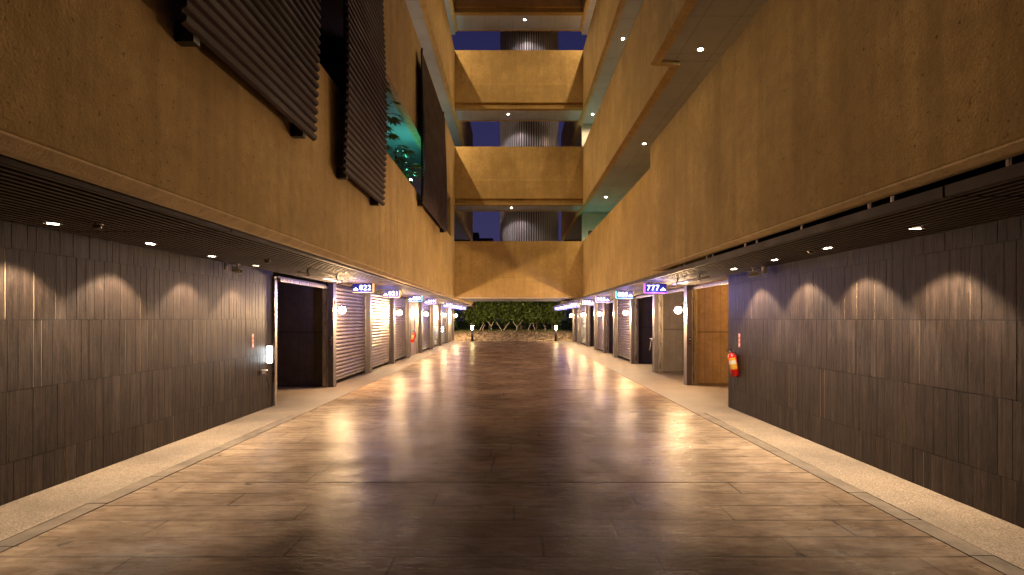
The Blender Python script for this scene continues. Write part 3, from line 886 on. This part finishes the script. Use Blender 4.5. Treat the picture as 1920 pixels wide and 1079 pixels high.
# ------------------------------------------------------------------ number signs
def text_mesh(body, size, bold=0.0, extrude=0.002):
    cu = bpy.data.curves.new("digits", 'FONT'); cu.body = body; cu.size = size; cu.offset = bold; cu.extrude = extrude
    cu.align_x = 'CENTER'; cu.align_y = 'CENTER'; cu.resolution_u = 3
    cu.space_character = 1.16
    o = bpy.data.objects.new("tmp_text", cu); scn.collection.objects.link(o)
    dg = bpy.context.evaluated_depsgraph_get()
    me = bpy.data.meshes.new_from_object(o.evaluated_get(dg))
    bpy.data.objects.remove(o)
    return me
def sign(sgn, x, y, zc, num, ename, ecol, label):
    t = thing("number_sign", (x, y, zc), label, "sign", "lit number signs over the garages")
    W, H = 0.46, 0.19
    mb = MB(); mb.box(-W/2, W/2, 0, 0.07, -H/2, H/2); mb.build("sign_box", M['signbox'], t, bevel=0.004)
    ix = -sgn
    mb = MB(); mb.box(ix*(W/2 + 0.001), ix*(W/2 + 0.022), -0.012, 0.082, -H/2 - 0.004, H/2 + 0.004); mb.box(-W/2 + 0.001, W/2 - 0.001, -0.008, 0.074, -H/2 - 0.014, -H/2 - 0.001)
    mb.build("lit_edge", edge_mat(ename, ecol), t)
    me = text_mesh(num, 0.165, 0.0008)
    me.materials.clear(); me.materials.append(M['digit'])
    o = bpy.data.objects.new("digits", me); scn.collection.objects.link(o); o.parent = t
    o.rotation_euler = (R(90), 0, 0); o.location = (ix * 0.065, -0.004, 0.0)
    # little roof-shaped emblem beside the digits
    mb = MB(); cx = -ix * 0.155
    b = len(mb.v)
    P = [(-0.055, -0.055), (-0.05, -0.03), (-0.025, -0.02), (0.0, 0.012), (0.028, -0.02), (0.052, -0.03), (0.055, -0.055)]
    mb.v += [(cx + ix * px_ * -1, -0.006, pz) for px_, pz in P] + [(cx + ix * px_ * -1, -0.001, pz) for px_, pz in P]
    n = len(P)
    for k in range(n): mb.face((k, (k+1) % n, n + (k+1) % n, n + k))
    mb.face(tuple(range(n))); mb.face(tuple(range(2*n-1, n-1, -1)))
    mb.build("emblem", M['digit'], t)
    mb = MB()
    for xx in (-0.14, 0.14): mb.tube([(xx, 0.035, H/2), (xx, 0.035, H/2 + 0.06)], 0.007, 8)
    mb.build("hanger", M['black'], t)
    lamp("light_source", 'POINT', t, (0, -0.22, -0.17), (0.34, 0.31, 1.0), SIGN_W * 0.9, shadow_soft_size=0.07)
SL = [("022", 12.3, 'yellow', (1.0, 0.55, 0.08)), ("021", 15.2, 'amber', (1.0, 0.5, 0.1)), ("020", 18.9, 'cyan', (0.1, 0.8, 1.0)), ("019", 22.3, 'pink', (0.9, 0.6, 0.9)),
      ("017", 28.4, 'blue', (0.4, 0.4, 1.0)), ("016", 31.4, 'blue', 0), ("015", 34.2, 'blue', 0), ("013", 36.8, 'blue', 0)]
for n_, y, en, ec in SL:
    desc = {'yellow': "with a yellow edge", 'amber': "with an amber edge", 'cyan': "with a cyan edge", 'pink': "with a pink edge", 'blue': "far down the row"}[en]
    if en == 'blue': desc = 'far down the row, ' + {28.4:'just past sign 019',31.4:'before the fourth globe lamp',34.2:'third from the far end'.replace('third','second'),36.8:'the farthest one',26.6:'just past sign 008',29.8:'before the farthest shutter',33.0:'second from the far end',36.2:'the farthest one'}[y]
    sign(-1, -3.46, y, 2.30, n_, en, ec or (0.4, 0.4, 1.0), "lit sign reading %s on the left %s" % (n_, desc))
SR = [("777", 11.6, 'magenta', (0.9, 0.12, 1.0)), ("888", 14.8, 'cyan', 0), ("018", 18.4, 'pink', 0), ("008", 21.8, 'peach', (1.0, 0.7, 0.5)),
      ("007", 26.6, 'blue', 0), ("006", 29.8, 'blue', 0), ("005", 33.0, 'blue', 0), ("003", 36.2, 'blue', 0)]
for n_, y, en, ec in SR:
    desc = {'magenta': "with a magenta edge", 'peach': "with a peach edge", 'cyan': "with a cyan edge", 'pink': "with a pink edge", 'blue': "far down the row"}[en]
    if en == 'blue': desc = 'far down the row, ' + {28.4:'just past sign 019',31.4:'before the fourth globe lamp',34.2:'third from the far end'.replace('third','second'),36.8:'the farthest one',26.6:'just past sign 008',29.8:'before the farthest shutter',33.0:'second from the far end',36.2:'the farthest one'}[y]
    sign(1, 3.12, y, 2.255, n_, en, ec or (0.4, 0.4, 1.0), "lit sign reading %s on the right %s" % (n_, desc))

# ------------------------------------------------------------------ small fittings
# pale ceiling tubes
for sgn, x, y0, y1, z, l in ((-1, -3.42, 8.5, 10.6, 2.335, "left"), (1, 3.30, 9.0, 10.9, 2.30, "right")):
    t = thing("ceiling_tube", (x, y0, z), "pale round tube under the %s slatted ceiling just before the garages" % l, "tube", "pale tubes under the slatted ceilings")
    mb = MB(); mb.tube([(0, 0, 0), (0, y1 - y0, 0)], 0.022, 12); mb.build("tube_body", M['white'], t)
    for yy in (0.4, y1 - y0 - 0.25):
        mb = MB(); mb.box(-0.026, 0.026, yy, yy + 0.03, -0.03, 0.03); mb.box(-0.012, 0.012, yy, yy + 0.03, 0.03, 0.085); mb.build("bracket", M['black'], t)
    mb = MB(); mb.tube([(0, y1 - y0, 0), (0, y1 - y0 + 0.05, 0)], 0.024, 12); mb.build("end_cap", M['yellow'] if sgn < 0 else M['redlabel'], t)

# security cameras
def cctv(loc, rz, label):
    t = thing("security_camera", loc, label, "camera", "white security cameras at the ceiling")
    mb = MB(); mb.lathe([(0.035, -0.012), (0.035, 0.0)], 0, 0, 16); mb.tube([(0, 0, -0.01), (0, 0, -0.07)], 0.012, 8); mb.build("mount", M['white'], t)
    mb = MB(); mb.tube([(-0.10, 0, -0.085), (-0.09, 0, -0.088), (0.07, 0, -0.115), (0.08, 0, -0.117)], [0.03, 0.036, 0.036, 0.030], 16); mb.build("camera_body", M['white'], t)
    mb = MB(); mb.tube([(0.08, 0, -0.117), (0.083, 0, -0.1175)], 0.024, 14); mb.build("camera_lens", M['black'], t)
    mb = MB()
    mb.box(-0.09, 0.105, -0.034, 0.034, -0.049, -0.043); o = mb.build("sun_hood", M['white'], t); o.location = (0, 0, -0.008); o.rotation_euler = (0, R(10), 0)
    t.rotation_euler = (0, 0, rz)
    return t
a = cctv((-4.15, 8.05, LZ), R(-28), "white bullet security camera at the top of the left tiled wall")
b = dup(a, (3.68, 8.15, RZ), "white bullet security camera at the top of the right tiled wall", rot=(0, 0, R(205)))
dup(a, (-3.62, 19.4, LZ - 0.12), "tiny white camera hanging over the pinkish door under sign 020", rot=(0, 0, R(-60)), scale=(0.8, 0.8, 0.8))
dup(a, (3.35, 18.9, RZ - 0.12), "tiny white camera hanging over the right garages under sign 018", rot=(0, 0, R(240)), scale=(0.8, 0.8, 0.8))
mb = MB(); mb.lathe([(0.016, -0.11), (0.022, -0.10), (0.022, 0.0)], 0, 0, 14)
tag(mb.build("motion_sensor", M['white'], loc=(-4.22, 7.85, LZ)), "small white cylinder sensor beside the left security camera", "sensor")
mb = MB(); mb.box(-0.03, 0.03, -0.03, 0.03, -0.10, 0)
tag(mb.build("motion_sensor", M['white'], loc=(3.80, 8.05, RZ), bevel=0.008), "small white box sensor beside the right security camera", "sensor")
for x, y, z, l in ((-3.60, 4.62, LZ, "clear detector dome near the first left downlight"), (-3.45, 7.5, LZ, "clear detector dome beside the fourth left downlight"), (3.40, 6.05, RZ, "clear detector dome beside the second right downlight")):
    t = thing("smoke_detector", (x, y, z), l, "detector", "detector domes in the slatted ceilings")
    mb = MB(); mb.lathe([(0.045, -0.012), (0.045, 0.0)], 0, 0, 18); mb.build("mount", M['steel'], t)
    mb = MB(); mb.lathe([(0.004, -0.052), (0.02, -0.048), (0.034, -0.035), (0.038, -0.013)], 0, 0, 18); mb.build("dome", M['globe_off'], t)

# white keypad lamp on the left
def keypad(loc, label):
    t = thing("panel_lamp", loc, label, "lamp", "white panel lamps on the left")
    mb = MB(); mb.box(0, 0.10, 0.02, 0.07, -0.16, 0.16); mb.build("housing", M['white'], t, bevel=0.006)
    mb = MB(); mb.box(0.012, 0.105, 0.0, 0.019, -0.135, 0.135); mb.build("lit_face", M['keypad'], t)
    return t
a = keypad((LX + 0.002, 9.42, 0.955), "glowing white panel lamp at the end of the left tiled wall")
dup(a, (-4.14, 31.02, 0.95), "small glowing white panel lamp far down the left row")
# tap box with hanging cable
def tapbox(loc, sgn, label, mat):
    t = thing("socket_box", loc, label, "socket", "socket boxes with hanging cables")
    mb = MB(); mb.box(0, sgn * 0.05, -0.06, 0.06, -0.035, 0.035); mb.build("socket_body", M['steel'], t, bevel=0.006)
    mb = MB(); mb.tube([(sgn*0.05, 0.02, 0.01), (sgn*0.08, 0.02, 0.02), (sgn*0.085, 0.05, 0.02)], 0.012, 8); mb.build("plug", M['white'], t)
    mb = MB(); pts = [(sgn*0.05, 0.03, -0.02), (sgn*0.065, 0.06, -0.10), (sgn*0.055, 0.12, -0.20), (sgn*0.05, 0.19, -0.28), (sgn*0.05, 0.215, -0.33)]
    mb.tube(pts, 0.008, 7); mb.build("cable", mat, t)
tapbox((LX, 9.25, 0.67), 1, "small metal socket box with black cable on the left tiled wall", M['black'])
tapbox((4.15, 15.72, 0.98), -1, "small metal socket with white cable on the second right post", M['white'])
# push button boxes on posts
for x, y, l in ((-4.21, PL[0], "black push button box on the first left post"), (4.21, PR[0], "push button box with red button on the first right post")):
    t = thing("push_button_box", (x, y - 0.001, 1.07), l, "switch", "push button boxes on the posts")
    mb = MB(); mb.box(-0.03, 0.03, -0.035, 0, -0.09, 0.09); mb.build("box_body", M['black'], t, bevel=0.004)
    mb = MB(); mb.tube([(0, -0.036, -0.045), (0, -0.048, -0.045)], 0.014, 12); mb.build("button", M['red'], t)
    mb = MB(); mb.tube([(0, -0.036, 0.03), (0, -0.044, 0.03)], 0.012, 12); mb.build("button", M['white'], t)

# fire extinguishers
def extinguisher(loc, label, scale=1.0, tilt=0):
    t = thing("fire_extinguisher", loc, label, "fire extinguisher", "red fire extinguishers")
    mb = MB(); r = 0.072
    mb.lathe([(r*0.9, 0.0), (r, 0.012), (r, 0.31), (r*0.93, 0.345), (r*0.7, 0.375), (r*0.36, 0.395), (0.022, 0.405)], 0, 0, 28); mb.build("cylinder_body", M['red'], t)
    mb = MB(); mb.lathe([(0.020, 0.403), (0.020, 0.43), (0.014, 0.44)], 0, 0, 14); mb.build("valve", M['steel'], t)
    mb = MB(); mb.box(-0.07, 0.02, -0.012, 0.012, 0.44, 0.452); mb.box(-0.075, 0.0, -0.012, 0.012, 0.465, 0.477); mb.box(-0.005, 0.015, -0.012, 0.012, 0.44, 0.48); mb.build("handle", M['black'], t)
    mb = MB(); mb.tube([(0.02, 0, 0.42), (0.06, -0.02, 0.41), (0.088, -0.03, 0.36), (0.086, -0.03, 0.15)], 0.009, 8); mb.build("hose", M['black'], t)
    # wrap-around label
    mb = MB(); n = 12
    for (z0, z1, ci) in ((0.285, 0.33, 1), (0.22, 0.285, 0), (0.13, 0.22, 1)):
        mb.cur = ci
        for k in range(n):
            a0 = R(-165 + k * 100 / n); a1 = R(-165 + (k + 1) * 100 / n); rr = r + 0.0015
            mb.quad((rr*math.cos(a0), rr*math.sin(a0), z0), (rr*math.cos(a1), rr*math.sin(a1), z0), (rr*math.cos(a1), rr*math.sin(a1), z1), (rr*math.cos(a0), rr*math.sin(a0), z1))
    mb.build("label_sticker", [M['paper'], M['yellow']], t)
    mb = MB(); mb.box(0.05, 0.09, 0.02, 0.05, 0.30, 0.36); mb.build("hook", M['steel'], t)
    t.rotation_euler = (0, tilt, 0)
    t.scale = (scale,) * 3
    return t
a = extinguisher((3.855, 9.22, 0.60), "red fire extinguisher tilted on the end of the right tiled wall", 1.0, R(-11))
dup(a, (-4.06, 21.55, 0.62), "small red fire extinguisher beside the pinkish door on the left", rot=(0, R(12), 0))

# vertical red stickers with characters
for x, y, z, ry, l in ((LX + 0.0005, 8.95, 1.10, 90, "left"), (RX - 0.0005, 9.12, 1.10, -90, "right")):
    t = thing("wall_sticker", (x, y, z), "narrow vertical red sticker on the %s tiled wall" % l, "sticker", "vertical red stickers")
    s_ = 1 if ry > 0 else -1
    mb = MB(); mb.box(0, s_ * 0.002, -0.035, 0.035, 0, 0.24); mb.build("backing", M['redlabel'], t)
    for k, ch in enumerate("\u6ec5\u706b\u5668"):
        me = text_mesh(ch, 0.062, 0.001, 0.0004); me.materials.clear(); me.materials.append(M['paper'])
        o = bpy.data.objects.new("character", me); scn.collection.objects.link(o); o.parent = t
        o.rotation_euler = (R(90), 0, R(90) if s_ > 0 else R(-90)); o.location = (s_ * 0.003, 0, 0.2 - k * 0.078)

# orange lamp inside the first right garage
t = thing("garage_lamp", (6.6, 10.6, 2.60), "warm lamp inside the orange lit first right garage", "lamp")
mb = MB(); mb.lathe([(0.06, -0.05), (0.07, -0.02), (0.07, 0.0)], 0, 0, 18); mb.build("lamp_body", M['white'], t)
lamp("light_source", 'POINT', t, (0, 0, -0.16), (1.0, 0.48, 0.10), 420, shadow_soft_size=0.06)

# green lamps in the corridors
def green_lamp(loc, label, w, vis=True, col=(0.12, 1.0, 0.72)):
    t = thing("green_lamp", loc, label, "lamp", "green corridor lamps")
    mb = MB(); mb.lathe([(0.03, -0.09), (0.035, -0.03), (0.035, 0)], 0, 0, 16); mb.build("lamp_body", M['black'], t)
    mb = MB(); mb.lathe([(0.032, 0.001), (0.032, 0.02), (0.02, 0.035)], 0, 0, 14); mb.build("lens", M['green_lit'], t)
    lamp("light_source", 'POINT', t, (0, 0, 0.10), col, w, shadow_soft_size=0.04)
green_lamp((-2.66, 13.95, 5.20), "bright green spot lamp on the first left balcony wall among the plants", GREEN_W)
green_lamp((3.45, 23.3, 3.9), "green lamp hidden behind the lower right balcony wall near the bridge", 22, col=(0.15, 1.0, 0.6))
green_lamp((3.9, 23.5, 7.3), "green lamp hidden behind the upper right balcony wall near the bridge", 22, col=(0.3, 1.0, 0.6))
green_lamp((-3.0, 23.3, 7.3), "green lamp hidden behind the second left balcony wall near the bridge", 12)
green_lamp((-3.0, 22.3, 11.4), "green lamp hidden behind the third left balcony wall near the bridge", 12)

# ------------------------------------------------------------------ plants on the left balcony
def palmate_leaf(mb, base, direction, size, normal):
    d = direction.normalized(); n = normal.normalized(); u = d.cross(n).normalized()
    for a_ in (-100, -68, -34, 0, 34, 68, 100):
        L = size * (1 - abs(a_) / 260)
        c, s_ = math.cos(R(a_)), math.sin(R(a_))
        dd = d * c + u * s_; uu = u * c - d * s_
        w = L * 0.16
        droop = -Vector((0, 0, 1)) * L * 0.18
        p0 = base; p1 = base + dd * L * 0.5 + uu * w; p2 = base + dd * L + droop; p3 = base + dd * L * 0.5 - uu * w
        mb.t = random.random()
        mb.quad(p0, p1, p2, p3)
def balcony_plant(x, y, z0, h, label, nl=11, size=0.26, seed=0):
    random.seed(seed)
    t = thing("balcony_plant", (x, y, z0), label, "plant", "plants behind the left balcony wall")
    ms, ml = MB(), MB()
    top = Vector((0.02, 0.02, h))
    ms.tube([(0, 0, 0), (0.03, 0, h * 0.5), tuple(top)], [0.022, 0.017, 0.01], 7)
    for k in range(nl):
        a_ = k * 2.4 + random.random(); r = random.uniform(0.18, 0.42); zz = h * random.uniform(0.55, 1.0)
        b0 = Vector((0.02, 0, zz)); e = b0 + Vector((math.cos(a_) * r, math.sin(a_) * r, random.uniform(0.0, 0.2)))
        ms.tube([tuple(b0), tuple((b0 + e) / 2 + Vector((0, 0, 0.05))), tuple(e)], [0.008, 0.006, 0.005], 5)
        palmate_leaf(ml, e, Vector((math.cos(a_), math.sin(a_), -0.15)), size * random.uniform(0.8, 1.15), Vector((random.uniform(-.3, .3), random.uniform(-.3, .3), 1)))
    ms.build("stem", M['trunk'], t); ml.build("foliage", M['leaf2'], t)
balcony_plant(-2.86, 10.2, 4.2, 2.0, "tall broad leaved plant on the left balcony beside the middle screen", 30, 0.24, 3)
balcony_plant(-2.82, 11.2, 4.2, 1.75, "broad leaved plant on the left balcony, second from the middle screen", 28, 0.23, 5)
balcony_plant(-2.74, 12.4, 4.2, 1.35, "low broad leaved plant on the left balcony before the green lamp", 20, 0.22, 8)
balcony_plant(-2.78, 13.3, 4.2, 1.5, "leafy plant right beside the green lamp on the left balcony", 20, 0.20, 12)
t = thing("grassy_plant", (-2.85, 13.4, 4.55), "spiky bright green plant beside the green lamp on the left balcony", "plant")
mb = MB()
for k in range(60):
    a_ = random.random() * 6.28; r = random.uniform(0.15, 0.4); hh = random.uniform(0.4, 0.95)
    b0 = Vector((random.uniform(-.05, .05), random.uniform(-.05, .05), 0)); m1 = b0 + Vector((math.cos(a_) * r * .4, math.sin(a_) * r * .4, hh * .8)); e = b0 + Vector((math.cos(a_) * r, math.sin(a_) * r, hh * .75))
    u = Vector((-math.sin(a_), math.cos(a_), 0)) * 0.012
    mb.t = random.random()
    mb.quad(b0 - u, b0 + u, m1 + u, m1 - u); mb.quad(m1 - u, m1 + u, e, e)
mb2 = MB(); mb2.v = mb.v; mb2.f = [tuple(dict.fromkeys(f)) for f in mb.f]; mb2.mi = mb.mi; mb2.tone = mb.tone; mb2.sm = mb.sm
mb2.build("foliage", M['grass'], t)
mb = MB(); mb.box(LF - 0.165, -4.89, 9.36, 9.5, 2.925, ZB[1] + 0.025)  # unseen wall added to keep the green lamp's light off the near soffit
tag(mb.build("corridor_light_blocker", M['void']), "black light blocker added across the left corridor, hidden behind the middle screen", "wall")
mb = MB(); mb.box(-2.64, -3.4, 9.6, 19.8, 3.9, 4.3)
tag(mb.build("planter", M['darkwall']), "long dark planter behind the first left balcony wall", "planter")

# ------------------------------------------------------------------ garden at the far end
random.seed(21)
def bank_h(x, y):
    t_ = max(0.0, min(1.0, (y - YE - 0.1) / 3.2)); t_ = t_ * t_ * (3 - 2 * t_)
    side = 1.0 - 0.35 * max(0, min(1, (abs(x) - 3.5) / 3))
    return 0.58 * t_ * side + 0.07 * t_ * math.sin(x * 2.1 + y) * math.cos(y * 3.3 + x)
mb = MB(); nx, ny = 150, 60; X0, X1, Y0, Y1 = -16, 16, YE + 0.02, 56
for j in range(ny + 1):
    fy = (j / ny) ** 1.8
    for i in range(nx + 1):
        x = X0 + (X1 - X0) * i / nx; y = Y0 + (Y1 - Y0) * fy
        rough = 0.055 if 0.0 < y - Y0 < 4 else 0.02
        mb.v.append((x, y, bank_h(x, y) + (random.uniform(-rough, rough) if j else 0)))
for j in range(ny):
    for i in range(nx):
        a_ = j * (nx + 1) + i; mb.face((a_, a_ + 1, a_ + nx + 2, a_ + nx + 1))
struct(mb.build("garden_bank", M['rock']))
mb = MB()
for k in range(620):
    x = random.uniform(-6.5, 6.5); y = random.uniform(YE + 0.25, YE + 3.4); r = random.uniform(0.03, 0.10)
    z = bank_h(x, y); b = len(mb.v)
    pts = [Vector((random.uniform(-1, 1), random.uniform(-1, 1), random.uniform(-.7, .9))).normalized() * r * random.uniform(.8, 1.2) for _ in range(9)]
    bm = bmesh.new()
    for p in pts: bm.verts.new(p + Vector((x, y, z)))
    bmesh.ops.convex_hull(bm, input=bm.verts[:])
    vs = {v: i for i, v in enumerate(bm.verts)}
    mb.v += [tuple(v.co) for v in bm.verts]
    for f in bm.faces: mb.face(tuple(b + vs[v] for v in f.verts))
    bm.free()
tag(mb.build("rocks", M['rock']), "rubble stones covering the low bank at the end of the driveway", "rocks", kind="stuff")
mb = MB()
for k in range(7000):
    x = random.uniform(-7, 7); y = random.uniform(YE + 2.9, YE + 5.2); z = bank_h(x, y) - 0.01; hgt = random.uniform(0.05, 0.17); a_ = random.random() * 6.28
    u = Vector((math.cos(a_), math.sin(a_), 0)) * 0.010; b0 = Vector((x, y, z)); e = b0 + Vector((random.uniform(-.05, .05), random.uniform(-.05, .05), hgt))
    mb.t = random.random(); mb.quad(b0 - u, b0 + u, e)
tag(mb.build("grass", M['grass']), "short grass along the top of the bank under the trees", "grass", kind="stuff")

def crown_mesh(rx, ry, rz, zc, n, size, seed):
    random.seed(seed); mb = MB()
    cl = [Vector((random.uniform(-1, 1) * rx * .8, random.uniform(-1, 1) * ry * .8, zc + random.uniform(-1, 1) * rz * .85)) for _ in range(34)]
    for k in range(n):
        c = random.choice(cl); p = c + Vector((random.gauss(0, .22), random.gauss(0, .22), random.gauss(0, .22)))
        d = Vector((random.uniform(-1, 1), random.uniform(-1, 1), random.uniform(-.8, .5))).normalized()
        nn = Vector((random.uniform(-1, 1), random.uniform(-1, 1), random.uniform(0, 1))).normalized(); u = d.cross(nn)
        if u.length < .05: continue
        u.normalize(); L = size * random.uniform(.7, 1.3)
        mb.t = random.random(); mb.quad(p, p + d * L * .5 + u * L * .28, p + d * L, p + d * L * .5 - u * L * .28)
    return mb
def make_tree(loc, label, seed, n=5200, rx=.95, rz=1.7, zc=2.35, th=1.3):
    t = thing("garden_tree", loc, label, "tree", "trees on the bank")
    crown_mesh(rx, .8, rz, zc, n, 0.18, seed).build("crown", M['leaf'], t)
    mb = MB(); mb.tube([(0, 0, -0.1), (0.03, 0.02, th), (0.0, 0, 2.6)], [0.06, 0.045, 0.03], 9)
    for k in range(6):
        a_ = k * 1.05; mb.tube([(0.02, 0, th + .1 * k), (math.cos(a_) * .5, math.sin(a_) * .4, th + .6 + .15 * k)], [0.022, 0.008], 6)
    mb.build("trunk", M['trunk'], t)
    return t
tx = [-3.1, -1.85, -0.6, 0.65, 1.9, 3.15]
tl = ["leftmost tree of the row on the bank, lit bright green by the left bollard", "second tree from the left on the bank, a white V stake before it", "third tree from the left on the bank, behind the wide V stake",
      "fourth tree from the left on the bank, beside the Y stake", "fifth tree from the left on the bank, behind two leaning stakes", "rightmost tree of the row on the bank, lit by the right bollard"]
protos = []
for i, x in enumerate(tx):
    z = bank_h(x, 42.4)
    if i < 3: protos.append(make_tree((x, 42.4, z), tl[i], 40 + i))
    else: dup(protos[i - 3], (x, 42.4 + random.uniform(-.2, .2), z), tl[i], rot=(0, 0, 2.1 + i))
# denser dark row and side shrubs
sh = []
for i, (x, y, s_) in enumerate(((-6.2, 41.5, .8), (-8.6, 43.0, .9), (6.3, 41.8, .8), (8.8, 43.0, .9))):
    l = ["dark shrub behind the left lamp row beside the bank", "farther dark shrub left of the bank", "dark shrub behind the right lamp row beside the bank", "farther dark shrub right of the bank"][i]
    if i == 0:
        t = thing("shrub", (x, y, 0.2), l, "shrub", "shrubs beside the bank")
        crown_mesh(1.7, 1.0, 1.3, 1.5, 7000, 0.17, 90).build("foliage", M['leaf'], t)
        mb = MB()
        for k in range(5): mb.tube([(0, 0, -0.2), (math.cos(k * 1.3) * .6, math.sin(k * 1.3) * .5, 1.0)], [0.03, 0.012], 6)
        mb.build("stem", M['trunk'], t); sh.append(t)
    else: dup(sh[0], (x, y, 0.2), l, rot=(0, 0, i * 1.7), scale=(s_ + .2,) * 3)
random.seed(5)
mb = MB()
for k in range(26000):
    x = random.uniform(-14, 14); y = random.uniform(46, 47.5); z = random.uniform(0.3, 5.2) ; p = Vector((x, y, z))
    d = Vector((random.uniform(-1, 1), random.uniform(-1, 1), random.uniform(-1, .5))).normalized(); nn = Vector((random.random(), random.random(), 1)).normalized(); u = d.cross(nn).normalized(); L = .26
    mb.t = random.random() * .5; mb.quad(p, p + d * L * .5 + u * L * .3, p + d * L, p + d * L * .5 - u * L * .3)
tag(mb.build("background_foliage", M['leaf']), "dark mass of foliage behind the row of trees", "foliage", kind="stuff")

# stakes
def at(px, py, Y): return ((px - 961) * Y / 1000, Y, 1.6 + (597 - py) * Y / 1000)
YK = 41.3
stakes = [([[(899, 618), (907, 606)], [(904, 620), (909, 609)]], "leaning pair of white stakes, leftmost on the bank"),
          ([[(921, 619), (921, 612), (914, 603)], [(921, 612), (926, 603)]], "white Y shaped stake, second from the left on the bank"),
          ([[(942, 618), (931, 604)], [(942, 618), (955, 604)]], "wide white V shaped stake left of the middle of the bank"),
          ([[(969, 619), (969, 614), (962, 603)], [(969, 614), (980, 601)]], "white Y shaped stake just right of the middle of the bank"),
          ([[(989, 619), (996, 606)]], "single white stake leaning right on the bank"),
          ([[(1003, 619), (999, 606)]], "single white stake leaning left on the bank"),
          ([[(1022, 619), (1022, 612)], [(1022, 612), (1018, 610)]], "short white stake near the right end of the bank")]
for lines, l in stakes:
    b0 = at(*lines[0][0], YK); b0 = (b0[0], YK, bank_h(b0[0], YK))
    mb = MB()
    for ln in lines:
        pts = [at(px_, py_, YK + (0.25 if i_ else 0)) for i_, (px_, py_) in enumerate(ln)]
        pts[0] = (pts[0][0], pts[0][1], min(pts[0][2], b0[2] + 0.02)) if ln[0] == lines[0][0] else pts[0]
        mb.tube([(p[0] - b0[0], p[1] - b0[1], p[2] - b0[2]) for p in pts], 0.021, 8)
    tag(mb.build("tree_stake", M['stake'], loc=b0), l, "stake", "white tree stakes on the bank")

# bollards
def bollard(loc, label):
    t = thing("bollard_light", loc, label, "bollard light", "bollard lights at the end of the driveway")
    mb = MB(); mb.lathe([(0.085, 0), (0.085, 0.80), (0.075, 0.81)], 0, 0, 24); mb.build("bollard_body", M['black'], t)
    mb = MB(); mb.lathe([(0.065, 0.812), (0.065, 1.08)], 0, 0, 18); mb.build("lit_head", M['bollard_lit'], t)
    mb = MB(); mb.lathe([(0.085, 1.082), (0.085, 1.11), (0.04, 1.13)], 0, 0, 24); mb.build("cap", M['black'], t)
    return t
a = bollard((-2.79, 37.0, 0), "black bollard light with glowing head at the left end of the driveway")
dup(a, (3.0, 37.0, 0), "black bollard light with glowing head at the right end of the driveway")
# ground lamp behind the bank (orange glow between the trees)
t = thing("garden_lamp", (0.8, 44.2, 0.75), "low orange garden lamp behind the trees in the middle", "lamp")
mb = MB(); mb.lathe([(0.05, 0), (0.05, 0.12), (0.03, 0.15)], 0, 0, 14); mb.build("lamp_body", M['black'], t)
lamp("light_source", 'POINT', t, (0, -0.2, 0.25), (1.0, 0.45, 0.18), 12, shadow_soft_size=0.05)
